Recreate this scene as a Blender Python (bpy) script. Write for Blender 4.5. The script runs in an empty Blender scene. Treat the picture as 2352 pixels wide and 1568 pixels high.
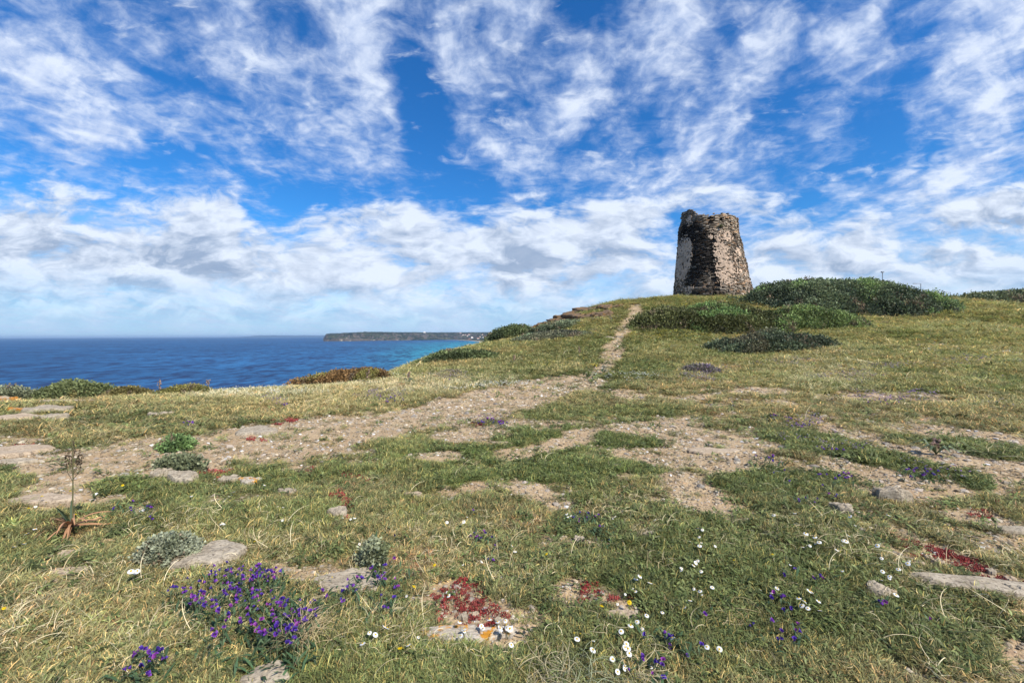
import bpy, bmesh, math, random
import numpy as np
from mathutils import Matrix, Vector, Euler
R = math.radians
random.seed(7); rng = np.random.default_rng(7)
scene = bpy.context.scene
COL = scene.collection

# ------------------------------------------------------------------ camera
FP = 980.0; CXP, CYP = 1176.0, 784.0          # focal length in pixels of a 2352 px wide picture
EYE = np.array([0.0, 0.0, 1.6])
cam_d = bpy.data.cameras.new('camera'); cam = bpy.data.objects.new('camera', cam_d); COL.objects.link(cam)
cam_d.sensor_width = 36; cam_d.lens = 36*FP/2352; cam_d.clip_start = 0.05; cam_d.clip_end = 200000
cam.matrix_world = Matrix.Translation(EYE) @ Matrix.Rotation(R(90-0.82), 4, 'X') @ Matrix.Rotation(R(-0.25), 4, 'Z')
scene.camera = cam
MR = np.array((Matrix.Rotation(R(90-0.82), 3, 'X') @ Matrix.Rotation(R(-0.25), 3, 'Z')))

# ------------------------------------------------------------------ light
SUN_DIR = Vector((0.50, -0.48, 0.72)).normalized()    # towards the sun
sun_d = bpy.data.lights.new('sun', 'SUN'); sun_d.energy = 5.0; sun_d.angle = R(0.6); sun_d.color = (1.0, 0.95, 0.87)
sun = bpy.data.objects.new('sun', sun_d); COL.objects.link(sun)
sun.rotation_euler = SUN_DIR.to_track_quat('Z', 'Y').to_euler(); sun.location = (30, -20, 60)
SUN_EL = math.asin(SUN_DIR.z); SUN_AZ = math.atan2(SUN_DIR.x, SUN_DIR.y)
scene.view_settings.view_transform = 'Standard'; scene.view_settings.look = 'None'
scene.view_settings.exposure = 0.5; scene.view_settings.gamma = 1.0; scene.view_settings.use_curve_mapping = False

# ------------------------------------------------------------------ node helper
class NT:
    def __init__(s, nt): s.nt = nt; s.n = nt.nodes; s.l = nt.links
    def _in(s, node, k, v):
        if v is None: return
        if isinstance(v, bpy.types.NodeSocket): s.l.new(v, node.inputs[k])
        else:
            inp = node.inputs[k]
            if hasattr(inp.default_value, '__len__') and not isinstance(v, (int, float)):
                v = tuple(v)
                if len(inp.default_value) == 4 and len(v) == 3: v = v + (1,)
            inp.default_value = v
    def node(s, t, **kw):
        n = s.n.new(t)
        for k, v in kw.items(): setattr(n, k, v)
        return n
    def m(s, op, a, b=None, c=None, clamp=False):
        n = s.node('ShaderNodeMath', operation=op, use_clamp=clamp)
        s._in(n, 0, a); s._in(n, 1, b); s._in(n, 2, c); return n.outputs[0]
    def vm(s, op, a, b=None, out=0):
        n = s.node('ShaderNodeVectorMath', operation=op)
        s._in(n, 0, a)
        if op == 'SCALE': s._in(n, 3, b)
        else: s._in(n, 1, b)
        return n.outputs[out]
    def noise(s, v, scale, detail=4, rough=.5, dist=0, col=False, lac=2.0):
        n = s.node('ShaderNodeTexNoise'); s._in(n, 'Vector', v)
        for k, x in (('Scale', scale), ('Detail', detail), ('Roughness', rough), ('Distortion', dist), ('Lacunarity', lac)): s._in(n, k, x)
        return n.outputs['Color' if col else 'Fac']
    def ramp(s, f, a, b, lo=0., hi=1., smooth=True):
        n = s.node('ShaderNodeMapRange'); n.interpolation_type = 'SMOOTHSTEP' if smooth else 'LINEAR'
        s._in(n, 0, f); s._in(n, 1, a); s._in(n, 2, b); s._in(n, 3, lo); s._in(n, 4, hi); return n.outputs[0]
    def mix(s, f, a, b, mode='MIX'):
        n = s.node('ShaderNodeMix', data_type='RGBA', blend_type=mode)
        s._in(n, 0, f); s._in(n, 6, a); s._in(n, 7, b); return n.outputs[2]
    def comb(s, x, y, z=0.):
        n = s.node('ShaderNodeCombineXYZ'); s._in(n, 0, x); s._in(n, 1, y); s._in(n, 2, z); return n.outputs[0]
    def sep(s, v):
        n = s.node('ShaderNodeSeparateXYZ'); s._in(n, 0, v); return n.outputs
    def attr(s, name, kind='GEOMETRY', out='Color'):
        n = s.node('ShaderNodeAttribute', attribute_type=kind, attribute_name=name); return n.outputs[out]
    def mapping(s, v, loc=(0,0,0), rot=(0,0,0), sc=(1,1,1), kind='TEXTURE'):
        n = s.node('ShaderNodeMapping', vector_type=kind)
        s._in(n, 0, v); s._in(n, 1, loc); s._in(n, 2, rot); s._in(n, 3, sc); return n.outputs[0]

# ------------------------------------------------------------------ sky
world = bpy.data.worlds.new('World'); scene.world = world; world.use_nodes = True
def build_sky():
    world.node_tree.nodes.clear(); w = NT(world.node_tree)
    tc = w.node('ShaderNodeTexCoord').outputs['Generated']
    x, y, z = w.sep(tc)
    zc = w.m('MAXIMUM', z, 0.0)
    # cloud layer plane far overhead
    den = w.m('ADD', zc, 0.10)
    P = w.comb(w.m('DIVIDE', x, den), w.m('DIVIDE', y, den))
    # directions around the northern horizon
    yc = w.m('MAXIMUM', y, 0.08)
    G = w.comb(w.m('DIVIDE', x, yc), w.m('DIVIDE', z, yc))
    warpG = w.vm('SCALE', w.vm('SUBTRACT', w.noise(G, 5.0, 4, .6, col=True), (.5,.5,.5)), 0.16)
    Gw = w.vm('ADD', G, warpG)
    def blobs(lst, src, kp=1.0, kn=1.0):
        acc = None
        for (px, py, rx, ry, rot, amp) in lst:
            mp = w.mapping(src, ((px-CXP)/FP, (770-py)/FP, 0), (0, 0, R(rot)), (rx/FP, ry/FP, 1))
            g = w.node('ShaderNodeTexGradient', gradient_type='QUADRATIC_SPHERE'); w._in(g, 0, mp)
            acc = w.m('MULTIPLY_ADD', g.outputs[1], amp*(kn if amp < 0 else kp), acc if acc is not None else 0.0)
        return acc
    hi = blobs([  # px, py, rx, ry, rotation, amount
        (90,150,330,170,0,1.0),(230,290,380,110,-6,1.1),(0,110,200,160,0,.5),(380,90,260,150,0,.35),(600,110,300,220,0,.55),(860,120,150,330,4,1.0),(800,300,110,130,0,.5),
        (640,280,230,90,0,.35),(1040,130,160,130,-20,.8),(1090,40,200,100,0,.35),(1210,60,130,140,0,.45),(1390,190,330,110,48,.75),
        (1560,90,150,260,-20,.75),(1290,260,180,110,30,.6),(1130,360,190,60,-8,.85),(1255,385,200,60,0,.55),(1620,330,330,120,18,.8),(1700,120,120,330,-12,.45),
        (1790,60,120,200,0,.45),(1960,110,160,320,-25,.55),(2290,130,270,430,-22,1.15),(2220,390,330,170,22,1.0),(2120,290,150,160,0,.4),
        (850,390,110,60,0,.45),(700,380,160,50,-15,.4),(2000,440,260,50,15,.55),(1500,420,180,60,30,.5),(920,20,140,90,0,.2),
        (975,200,110,330,8,-.95),(450,350,260,55,0,-.8),(150,440,240,50,-8,-.9),(620,330,120,60,0,-.3),(700,470,190,120,0,-.95),(1010,440,360,95,0,-.85),(960,330,160,120,0,-.5),
        (1180,200,100,150,0,-.3),(1320,40,150,120,0,-.6),(1460,260,90,60,0,-.3),(1800,250,260,120,40,-.6),(2060,270,120,260,-30,-.6),(1460,350,100,60,0,-.4),
        (1860,380,150,60,20,-.4),(1330,330,120,50,0,-.35),(1640,30,90,100,0,-.3),(1880,480,160,50,10,-.5),(40,20,130,60,0,-.5),(400,200,160,50,0,-.25),(2040,60,60,160,-30,-.5),(2130,360,70,110,-30,-.7)], Gw, 1.05, 1.15)
    lo = blobs([
        (30,500,460,210,0,.95),(470,500,330,170,0,1.0),(330,600,500,110,0,.7),(860,500,330,70,6,.55),(720,620,420,120,0,.6),(1000,560,420,110,0,.55),
        (1330,540,300,150,12,1.1),(1180,590,200,110,0,.8),(1200,470,150,50,0,.5),(1450,480,260,80,20,.5),(1640,450,180,80,0,.6),(1880,620,400,120,0,.5),(2100,530,500,110,12,.6),(2300,470,240,120,20,.8),
        (2280,620,320,110,0,.7),(1500,620,300,60,0,.2),(640,470,160,100,20,-.8),(1900,470,260,40,14,-.3),(1420,640,260,28,6,-.4),(930,640,160,40,0,.1)], Gw)
    # high thin cloud: long streaks running away overhead, combed out of puffs
    wp = w.vm('SCALE', w.vm('SUBTRACT', w.noise(P, 1.4, 3, .55, col=True), (.5,.5,.5)), .55)
    Pw = w.vm('ADD', P, wp)
    streak = w.noise(w.mapping(Pw, (0,0,0), (0,0,R(-10)), (1, .15, 1), 'POINT'), 4.2, 8, .56)
    wp2 = w.vm('SCALE', w.vm('SUBTRACT', w.noise(P, 5, 2, .5, col=True), (.5,.5,.5)), .22)
    puffs = w.noise(w.mapping(w.vm('ADD', P, wp2), (3,1,0), (0,0,R(-12)), (1, .55, 1), 'POINT'), 7.5, 8, .58)
    fine = w.noise(w.mapping(Pw, (1,7,0), (0,0,R(-16)), (1, .45, 1), 'POINT'), 12.0, 5, .55)
    Gs = w.mapping(Gw, (0,0,0), (0,0,0), (1, 1.25, 1), 'POINT')
    gl = w.noise(Gs, 6.5, 9, .60); gl2 = w.noise(w.vm('ADD', Gs, (.02,.035,0)), 6.5, 9, .60)
    base = w.m('ADD', w.m('ADD', w.m('MULTIPLY', streak, .85), w.m('MULTIPLY', puffs, .65)), w.m('MULTIPLY_ADD', gl, .9, w.m('MULTIPLY', fine, .3)))     # mean 1.35
    mack = w.noise(w.mapping(w.vm('ADD', P, wp2), (9,1,0), (0,0,R(28)), (.55, 1, 1), 'POINT'), 17.0, 6, .6)
    base = w.m('ADD', base, w.m('MULTIPLY', w.m('SUBTRACT', mack, .5), .55))
    hd = w.m('ADD', w.m('MULTIPLY', w.m('SUBTRACT', base, 1.35), 2.35), w.m('ADD', w.m('MULTIPLY', hi, .95), .10))
    hmask = w.ramp(hd, -.45, 1.3)
    # lit and shaded sides of the high layer, put into its colour
    P2 = w.vm('ADD', P, (.05,-.05,0))
    puffs2 = w.noise(w.mapping(w.vm('ADD', P2, wp2), (3,1,0), (0,0,R(-12)), (1, .55, 1), 'POINT'), 7.5, 8, .58)
    hshade = w.m('ADD', w.m('MULTIPLY_ADD', w.ramp(hd, .1, 1.2), .30, .42), w.m('MULTIPLY_ADD', w.m('SUBTRACT', gl, gl2), 2.2, w.m('MULTIPLY', w.m('SUBTRACT', puffs, puffs2), 1.3)), clamp=True)
    # low cumulus towards the horizon
    sc = w.mapping(G, (0,0,0), (0,0,R(4)), (1, 2.3, 1), 'POINT')
    wl = w.vm('SCALE', w.vm('SUBTRACT', w.noise(sc, 4, 3, .6, col=True), (.5,.5,.5)), .18)
    scw = w.vm('ADD', sc, wl)
    c1 = w.noise(scw, 6.0, 9, .60); c1b = w.noise(w.vm('ADD', scw, (.02,.05,0)), 6.0, 9, .60)
    gz = w.sep(G)[1]
    loww = w.ramp(gz, .42, .10)          # more low cloud nearer the horizon
    ld = w.m('ADD', w.m('MULTIPLY', w.m('SUBTRACT', c1, .5), 4.0), w.m('ADD', w.m('MULTIPLY', lo, 1.25), w.m('MULTIPLY_ADD', loww, .78, -.50)))
    lmask = w.ramp(ld, -.2, .62)
    lobs = blobs([(430,590,330,95,-8,1.0),(120,560,280,90,0,.75),(1195,605,170,75,0,1.25),(1320,640,200,40,0,.5),(2290,510,170,60,15,.6),(2160,600,260,60,0,.5),(330,640,300,40,0,.4),(1400,590,120,60,0,.4),(470,420,330,60,20,-.5),(1350,500,260,60,20,-.6),(640,600,120,60,0,-.3)], Gw)
    rel_light = w.m('MULTIPLY', w.m('SUBTRACT', c1, c1b), 3.0)  # lit edges and, through lobs, shaded undersides painted into the cumulus colour
    lsh = w.m('ADD', w.m('SUBTRACT', .74, w.m('MULTIPLY', w.m('MULTIPLY', lobs, w.ramp(c1b, .38, .62, .35, 1.15)), .62)), rel_light, clamp=True)
    lsh = w.m('MAXIMUM', lsh, w.m('MULTIPLY', w.noise(scw, 14.0, 6, .6), .45))
    # clear air
    sky = w.node('ShaderNodeTexSky', sky_type='NISHITA'); sky.sun_disc = False
    sky.sun_elevation = SUN_EL; sky.sun_rotation = SUN_AZ; sky.air_density = 1.0; sky.dust_density = .3; sky.ozone_density = 3.0
    hs = w.node('ShaderNodeHueSaturation'); hs.inputs['Saturation'].default_value = 1.25; hs.inputs['Value'].default_value = 1.0
    w.l.new(sky.outputs[0], hs.inputs['Color'])
    blue = w.mix(1.0, hs.outputs[0], (.40, .86, 1.16, 1), 'MULTIPLY')
    S = 10.0
    hcol = w.mix(hshade, (.25*S,.35*S,.58*S,1), (.60*S,.66*S,.77*S,1))
    lcol = w.mix(lsh, (.16*S,.235*S,.37*S,1), (.60*S,.66*S,.76*S,1))
    c = w.mix(w.m('MULTIPLY', hmask, .93), blue, hcol)
    hz = w.ramp(z, .24, .02)
    hn = w.noise(w.mapping(Gw,(0,0,0),(0,0,0),(1,3.6,1),'POINT'), 6.5, 9, .62)
    hazec = w.mix(w.ramp(w.m('ADD', hn, w.m('MULTIPLY', z, .8)), .40, .70), (.25*S,.36*S,.56*S,1), (.56*S,.63*S,.74*S,1))
    hazec = w.mix(w.ramp(z, .07, .0), hazec, (.33*S,.46*S,.67*S,1))
    c = w.mix(w.m('MULTIPLY', hz, .78), c, hazec)
    c = w.mix(w.m('MULTIPLY', w.m('MULTIPLY', lmask, .95), w.ramp(z, .03, .13, .15, 1)), c, lcol)
    c = w.mix(w.ramp(z, 0, -.05), c, (1.2, 1.6, 2.0, 1))
    bg = w.node('ShaderNodeBackground'); w.l.new(c, bg.inputs[0]); bg.inputs[1].default_value = 0.1
    out = w.node('ShaderNodeOutputWorld'); w.l.new(bg.outputs[0], out.inputs[0])
build_sky()
world.cycles.sampling_method = 'MANUAL'; world.cycles.sample_map_resolution = 512

# ------------------------------------------------------------------ numpy noise
def _hash(ix, iy, seed):
    h = (ix.astype(np.int64)*374761393 + iy.astype(np.int64)*668265263 + seed*1442695041) & 0xffffffff
    h = ((h ^ (h >> 13))*1274126177) & 0xffffffff
    h = h ^ (h >> 16)
    return (h & 0xffffff)/float(0xffffff)
def vnoise(x, y, seed=0):
    x = np.asarray(x, float); y = np.asarray(y, float)
    ix = np.floor(x); iy = np.floor(y); fx = x-ix; fy = y-iy
    fx = fx*fx*fx*(fx*(fx*6-15)+10); fy = fy*fy*fy*(fy*(fy*6-15)+10)
    a = _hash(ix, iy, seed); b = _hash(ix+1, iy, seed); c = _hash(ix, iy+1, seed); d = _hash(ix+1, iy+1, seed)
    return (a*(1-fx)+b*fx)*(1-fy)+(c*(1-fx)+d*fx)*fy*1.0 - .5
def fbm(x, y, seed=0, oct=4, gain=.5):
    s = 0; a = 1.0; t = 0
    for i in range(oct):
        s = s + a*vnoise(x*2**i*1.02+i*17.3, y*2**i*1.02-i*9.1, seed+i*31); t += a; a *= gain
    return s/t*1.6
def sstep(a, b, v):
    t = np.clip((v-a)/(b-a), 0, 1); return t*t*(3-2*t)

# ------------------------------------------------------------------ terrain height
YS = np.array([0, 5, 8, 11, 14, 18, 24, 32, 40, 46, 53, 62, 80, 110, 150, 220, 320.])
TAB = {
 -2.6:[0,0,-.1,-.6,-3,-9,-25,-42,-55,-60,-60,-60,-60,-60,-60,-60,-60],
 -1.6:[0,0,0,-.15,-1.4,-6,-18,-36,-50,-60,-60,-60,-60,-60,-60,-60,-60],
 -1.2:[0,0,0,-.08,-.7,-3,-13,-32,-50,-58,-60,-60,-60,-60,-60,-60,-60],
 -.9:[0,0,0,-.03,-.45,-2.5,-11,-28,-46,-56,-60,-60,-60,-60,-60,-60,-60],
 -.59:[0,0,0,0,-.12,-1.2,-6,-20,-38,-50,-60,-60,-60,-60,-60,-60,-60],
 -.28:[0,0,0,0,0,0,-.5,-5,-14,-24,-40,-55,-60,-60,-60,-60,-60],
 -.19:[0,0,0,0,.04,.22,.45,-.2,-4,-10,-20,-35,-55,-60,-60,-60,-60],
 -.09:[0,0,0,0,.05,.22,.62,1.08,.7,-1.2,-5,-14,-38,-58,-60,-60,-60],
 .0:[0,0,0,0,.07,.28,.75,1.45,1.7,1.2,-.8,-5,-22,-52,-60,-60,-60],
 .075:[0,0,0,0,.09,.32,.9,1.8,2.6,2.7,2.0,-.5,-12,-42,-60,-60,-60],
 .15:[0,0,0,0,.1,.34,.92,2.1,3.35,3.95,3.9,2.5,-5,-30,-58,-60,-60],
 .23:[0,0,0,0,.1,.35,.95,2.45,4.1,5.05,5.25,4.6,1,-18,-50,-60,-60],
 .33:[0,0,0,0,.1,.36,1.0,2.55,4.25,5.25,5.8,5.7,4.2,-6,-30,-60,-60],
 .47:[0,0,0,.0,.1,.38,1.0,2.6,4.4,5.6,6.3,6.4,5.6,3,-5,-30,-50],
 .6:[0,0,0,.02,.12,.42,1.1,2.6,4.5,5.7,6.4,6.5,6.0,5,3,0,0],
 .8:[0,0,0,.04,.16,.52,1.2,2.4,3.8,4.8,5.5,5.8,5.8,7,8,8,8],
 1.0:[0,0,0,.05,.2,.6,1.3,2.5,4.2,5.3,5.7,5.5,5.2,9.2,10,10,10],
 1.2:[0,0,0,.05,.2,.55,1.25,2.5,3.8,4.35,4.4,4.3,5.5,11.2,13,13,13],
 1.7:[0,0,0,.05,.2,.5,1.1,2.2,3.3,3.9,4.2,4.4,6.5,13,15,15,15],
 2.6:[0,0,0,.05,.15,.4,.9,1.6,2.4,3.0,3.4,4,7,12,15,15,15]}
US = np.array(sorted(TAB)); TB = np.array([TAB[k] for k in sorted(TAB)], float)
# resample on a fine regular grid and smooth
_ug = np.linspace(-2.6, 2.6, 261); _lg = np.linspace(math.log(2), math.log(320), 220); _yg = np.exp(_lg)
_t1 = np.array([np.interp(_yg, YS, r) for r in TB]); _t2 = np.array([np.interp(_ug, US, _t1[:, j]) for j in range(len(_yg))]).T
def _smooth(a, n, axis):
    k = np.hanning(n+2)[1:-1]; k /= k.sum(); p = n//2
    pad = [(0,0),(0,0)]; pad[axis] = (p, p); b = np.pad(a, pad, mode='edge')
    return np.apply_along_axis(lambda v: np.convolve(v, k, 'valid'), axis, b)
_t2 = _smooth(_smooth(_t2, 11, 1), 9, 0)
def height(x, y, detail=True):
    x = np.asarray(x, float); y = np.asarray(y, float)
    az = np.arctan2(x, y); r = np.hypot(x, y); lim = math.atan(2.55)
    a = np.clip(az, -lim, lim); u = np.tan(a); Y = np.clip(r*np.cos(a), 2.001, 319)
    fu = (u+2.6)/5.2*260; fy = (np.log(Y)-_lg[0])/(_lg[-1]-_lg[0])*219
    iu = np.clip(fu.astype(int), 0, 259); iy = np.clip(fy.astype(int), 0, 218); a1 = fu-iu; b1 = fy-iy
    z = (_t2[iu,iy]*(1-a1)+_t2[iu+1,iy]*a1)*(1-b1)+(_t2[iu,iy+1]*(1-a1)+_t2[iu+1,iy+1]*a1)*b1
    z = z*(1-sstep(1.9, 2.9, np.abs(az)))
    if detail:
        z = z + fbm(x*.55, y*.55, 3, 3)*.07 + fbm(x*2.3, y*2.3, 5, 3)*.035*np.clip(1-r/60, .2, 1)
        z = z + fbm(x*.12, y*.12, 11, 3)*np.clip((r-14)/20, 0, 1)*.45 + fbm(x*9, y*9, 8, 2)*.010*np.clip(1-r/15, 0, 1)
        z = z + fbm(x*.03, y*.03, 12, 3)*np.clip((-z-3)/20, 0, 1)*9*np.clip(r/60,0,1)
    return z
def to_px(x, y, z):
    d = np.stack([np.asarray(x)-EYE[0], np.asarray(y)-EYE[1], np.asarray(z)-EYE[2]], -1) @ MR
    w = np.maximum(-d[..., 2], 1e-3)
    return CXP + FP*d[..., 0]/w, CYP - FP*d[..., 1]/w
def at(px, py, Y):                                   # point on the line of sight at depth Y
    d = MR @ np.array([(px-CXP)/FP, (CYP-py)/FP, -1.0]); return EYE + d*(Y/d[1])
_ym = np.exp(np.linspace(math.log(1.2), math.log(130), 900))
def hit(px, py):                                     # point of the ground in the line of sight
    d = MR @ np.array([(px-CXP)/FP, (CYP-py)/FP, -1.0]); t = _ym/d[1]
    p = EYE[None] + d[None]*t[:, None]; hh = height(p[:, 0], p[:, 1])
    i = np.argmax(p[:, 2] < hh)
    if not (p[:, 2] < hh).any(): i = np.argmin(p[:, 2]-hh)
    return Vector((p[i, 0], p[i, 1], hh[i]))

# ------------------------------------------------------------------ object helpers
def mesh_obj(name, V, F, mat=None, parent=None, smooth=False, cols=None, link=True, loc=None):
    me = bpy.data.meshes.new(name); V = np.asarray(V, np.float32)
    if isinstance(F, np.ndarray):
        k = F.shape[1]; me.vertices.add(len(V)); me.vertices.foreach_set('co', V.ravel())
        me.loops.add(F.size); me.loops.foreach_set('vertex_index', F.astype(np.int32).ravel())
        me.polygons.add(len(F)); me.polygons.foreach_set('loop_start', np.arange(0, F.size, k, dtype=np.int32))
        me.polygons.foreach_set('loop_total', np.full(len(F), k, np.int32))
        me.update(calc_edges=True)
    else:
        me.from_pydata([tuple(map(float, v)) for v in V], [], [tuple(int(i) for i in f) for f in F])
    if smooth: me.polygons.foreach_set('use_smooth', np.ones(len(me.polygons), bool))
    if cols:
        for k, c in cols.items(): set_attr(me, k, c)
    if mat: me.materials.append(mat)
    o = bpy.data.objects.new(name, me)
    if link: COL.objects.link(o)
    if parent: o.parent = parent
    if loc is not None: o.location = loc
    return o
def set_attr(me, name, arr):
    arr = np.asarray(arr, np.float32)
    if arr.ndim == 1:
        a = me.attributes.new(name, 'FLOAT', 'POINT'); a.data.foreach_set('value', arr)
    elif arr.shape[1] == 3:
        a = me.attributes.new(name, 'FLOAT_COLOR', 'POINT'); a.data.foreach_set('color', np.c_[arr, np.ones(len(arr))].astype(np.float32).ravel())
def tag(o, label=None, cat=None, group=None, kind=None):
    if label: o['label'] = label
    if cat: o['category'] = cat
    if group: o['group'] = group
    if kind: o['kind'] = kind
    return o
def thing(name, label, cat, loc=(0,0,0), rz=0, group=None):
    o = bpy.data.objects.new(name, None); o.empty_display_size = .1; COL.objects.link(o)
    o.location = loc; o.rotation_euler = (0, 0, rz); return tag(o, label, cat, group)
def copy_tree(o, parent=None):
    c = o.copy(); COL.objects.link(c); c.parent = parent
    for ch in list(o.children): copy_tree(ch, c)
    return c
class MB:
    """collects vertices, faces and a colour per vertex"""
    def __init__(s): s.V = []; s.F = []; s.C = []; s.n = 0
    def add(s, V, F, c=(1,1,1)):
        V = np.asarray(V, float); s.V.append(V)
        s.F += [tuple(i+s.n for i in f) for f in F]; c = np.asarray(c, float)
        s.C.append(np.tile(c, (len(V), 1)) if c.ndim == 1 else c); s.n += len(V)
    def build(s, name, mat, parent=None, smooth=False, link=True, loc=None):
        return mesh_obj(name, np.concatenate(s.V), s.F, mat, parent, smooth, {'col': np.concatenate(s.C)}, link, loc)
    def box(s, c, d, rz=0, col=(1,1,1)):
        x, y, z = [v/2 for v in d]; P = np.array([(i*x, j*y, k*z) for k in (-1,1) for j in (-1,1) for i in (-1,1)], float)
        cr, sr = math.cos(rz), math.sin(rz); P = np.c_[P[:,0]*cr-P[:,1]*sr, P[:,0]*sr+P[:,1]*cr, P[:,2]] + np.array(c)
        s.add(P, [(0,2,3,1),(4,5,7,6),(0,1,5,4),(1,3,7,5),(3,2,6,7),(2,0,4,6)], col)
    def tube(s, pts, rad, n=6, col=(1,1,1), cap=True):
        pts = [np.array(p, float) for p in pts]; rad = [rad]*len(pts) if not hasattr(rad, '__len__') else rad; V = []
        for i, p in enumerate(pts):
            t = pts[min(i+1, len(pts)-1)]-pts[max(i-1, 0)]; t /= np.linalg.norm(t)+1e-9
            a = np.cross(t, (0,0,1.) if abs(t[2]) < .9 else (1.,0,0)); a /= np.linalg.norm(a); b = np.cross(t, a)
            for k in range(n): V.append(p+rad[i]*(a*math.cos(2*math.pi*k/n)+b*math.sin(2*math.pi*k/n)))
        F = [(i*n+k, i*n+(k+1)%n, (i+1)*n+(k+1)%n, (i+1)*n+k) for i in range(len(pts)-1) for k in range(n)]
        if cap: F += [tuple(range(n))[::-1], tuple((len(pts)-1)*n+k for k in range(n))]
        s.add(V, F, col)
    def ribbon(s, pts, wid, side, col=(1,1,1)):
        pts = np.array(pts, float); n = len(pts); side = np.array(side, float); side /= np.linalg.norm(side)
        w = np.asarray(wid)[:, None]*side[None]/2; V = np.empty((2*n, 3)); V[0::2] = pts-w; V[1::2] = pts+w
        s.add(V, [(2*i, 2*i+1, 2*i+3, 2*i+2) for i in range(n-1)], col)

# ------------------------------------------------------------------ materials
def new_mat(name):
    m = bpy.data.materials.new(name); m.use_nodes = True; m.node_tree.nodes.clear(); return m, NT(m.node_tree)
def finish(m, g, col, rough=.8, bump=None, bstr=.5, bdist=.02, transl=0, spec=.3):
    p = g.node('ShaderNodeBsdfPrincipled'); g._in(p, 'Base Color', col); g._in(p, 'Roughness', rough); g._in(p, 'Specular IOR Level', spec)
    sh = p.outputs[0]
    if bump is not None:
        b = g.node('ShaderNodeBump'); g._in(b, 'Height', bump); b.inputs['Strength'].default_value = bstr; b.inputs['Distance'].default_value = bdist
        g.l.new(b.outputs[0], p.inputs['Normal'])
    if transl:
        t = g.node('ShaderNodeBsdfTranslucent'); g._in(t, 0, col); x = g.node('ShaderNodeMixShader'); x.inputs[0].default_value = transl
        g.l.new(sh, x.inputs[1]); g.l.new(t.outputs[0], x.inputs[2]); sh = x.outputs[0]
    o = g.node('ShaderNodeOutputMaterial'); g.l.new(sh, o.inputs[0]); return m
def leaf_mat(name, inst=True, transl=.3, rough=.6, spec=.25):
    m, g = new_mat(name); c = g.attr('col')
    if inst: c = g.mix(1, c, g.attr('tint', 'INSTANCER'), 'MULTIPLY')
    else:
        p = g.node('ShaderNodeTexCoord').outputs['Object']
        c = g.mix(1, c, g.mix(g.noise(p, 3, 4, .6), (.6,.6,.6), (1.4,1.4,1.4)), 'MULTIPLY')
    return finish(m, g, c, rough, transl=transl, spec=spec)
M_BLADE = leaf_mat('grass_blade'); M_LEAF = leaf_mat('leaf', False); M_PETAL = leaf_mat('petal', False, .35, .6)
M_IPETAL = leaf_mat('flower_head', True, .3, .6)
def m_stone_inst():
    m, g = new_mat('gravel_stone'); p = g.node('ShaderNodeTexCoord').outputs['Object']
    c = g.mix(1, g.mix(g.noise(p, 2.5, 4, .6), (.65,.65,.65), (1.3,1.3,1.3)), g.attr('tint', 'INSTANCER'), 'MULTIPLY')
    return finish(m, g, c, .85, g.noise(p, 6, 3, .6), .5, .1)
M_GRAVEL = m_stone_inst()
def rock_mat(name, base, light, dark, lichen=None, lamt=.6, scale=1.0):
    m, g = new_mat(name); p = g.node('ShaderNodeTexCoord').outputs['Object']
    n1 = g.noise(p, 5*scale, 8, .62); n2 = g.noise(p, 22*scale, 6, .6)
    st = g.noise(g.mapping(p, (0,0,0), (R(8),R(5),R(20)), (3,14,30), 'POINT'), 1.6*scale, 5, .6)
    c = g.mix(g.ramp(n1, .35, .65), base, light); c = g.mix(g.ramp(n2, .50, .68), c, dark)
    c = g.mix(g.ramp(st, .52, .62, 0, .55), c, dark)
    c = g.mix(g.ramp(g.noise(p, 40*scale, 3, .6), .45, .75, 0, .5), c, light)
    if lichen is not None:
        nl = g.noise(g.mapping(p, (5,3,1), (0,0,0), (1,1,1), 'POINT'), 3.2*scale, 6, .65)
        c = g.mix(g.ramp(nl, 1-lamt, 1-lamt+.06), c, g.mix(n2, lichen, tuple(v*.55 for v in lichen)))
    h = g.m('ADD', g.m('MULTIPLY', n1, .6), g.m('MULTIPLY', st, .7)); h = g.m('ADD', h, g.m('MULTIPLY', n2, .3))
    return finish(m, g, c, .88, h, .8, .03/scale)
M_ROCK = rock_mat('limestone_rock', (.27,.22,.155), (.39,.33,.245), (.11,.085,.06), scale=2.2)
M_ROCKS = rock_mat('sandy_rock', (.33,.25,.17), (.43,.34,.24), (.18,.13,.085), scale=2.2)
M_ROCKL = rock_mat('lichen_rock', (.33,.28,.21), (.46,.40,.32), (.14,.11,.08), (.55,.24,.02), .47, scale=2.2)
M_ROCKO = rock_mat('orange_lichen_rock', (.30,.23,.15), (.42,.33,.23), (.10,.08,.06), (.46,.19,.03), .55, scale=2.2)
M_LEDGE = rock_mat('ledge_rock', (.11,.075,.045), (.20,.13,.075), (.03,.025,.02), (.26,.13,.03), .46, scale=.9)

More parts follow.
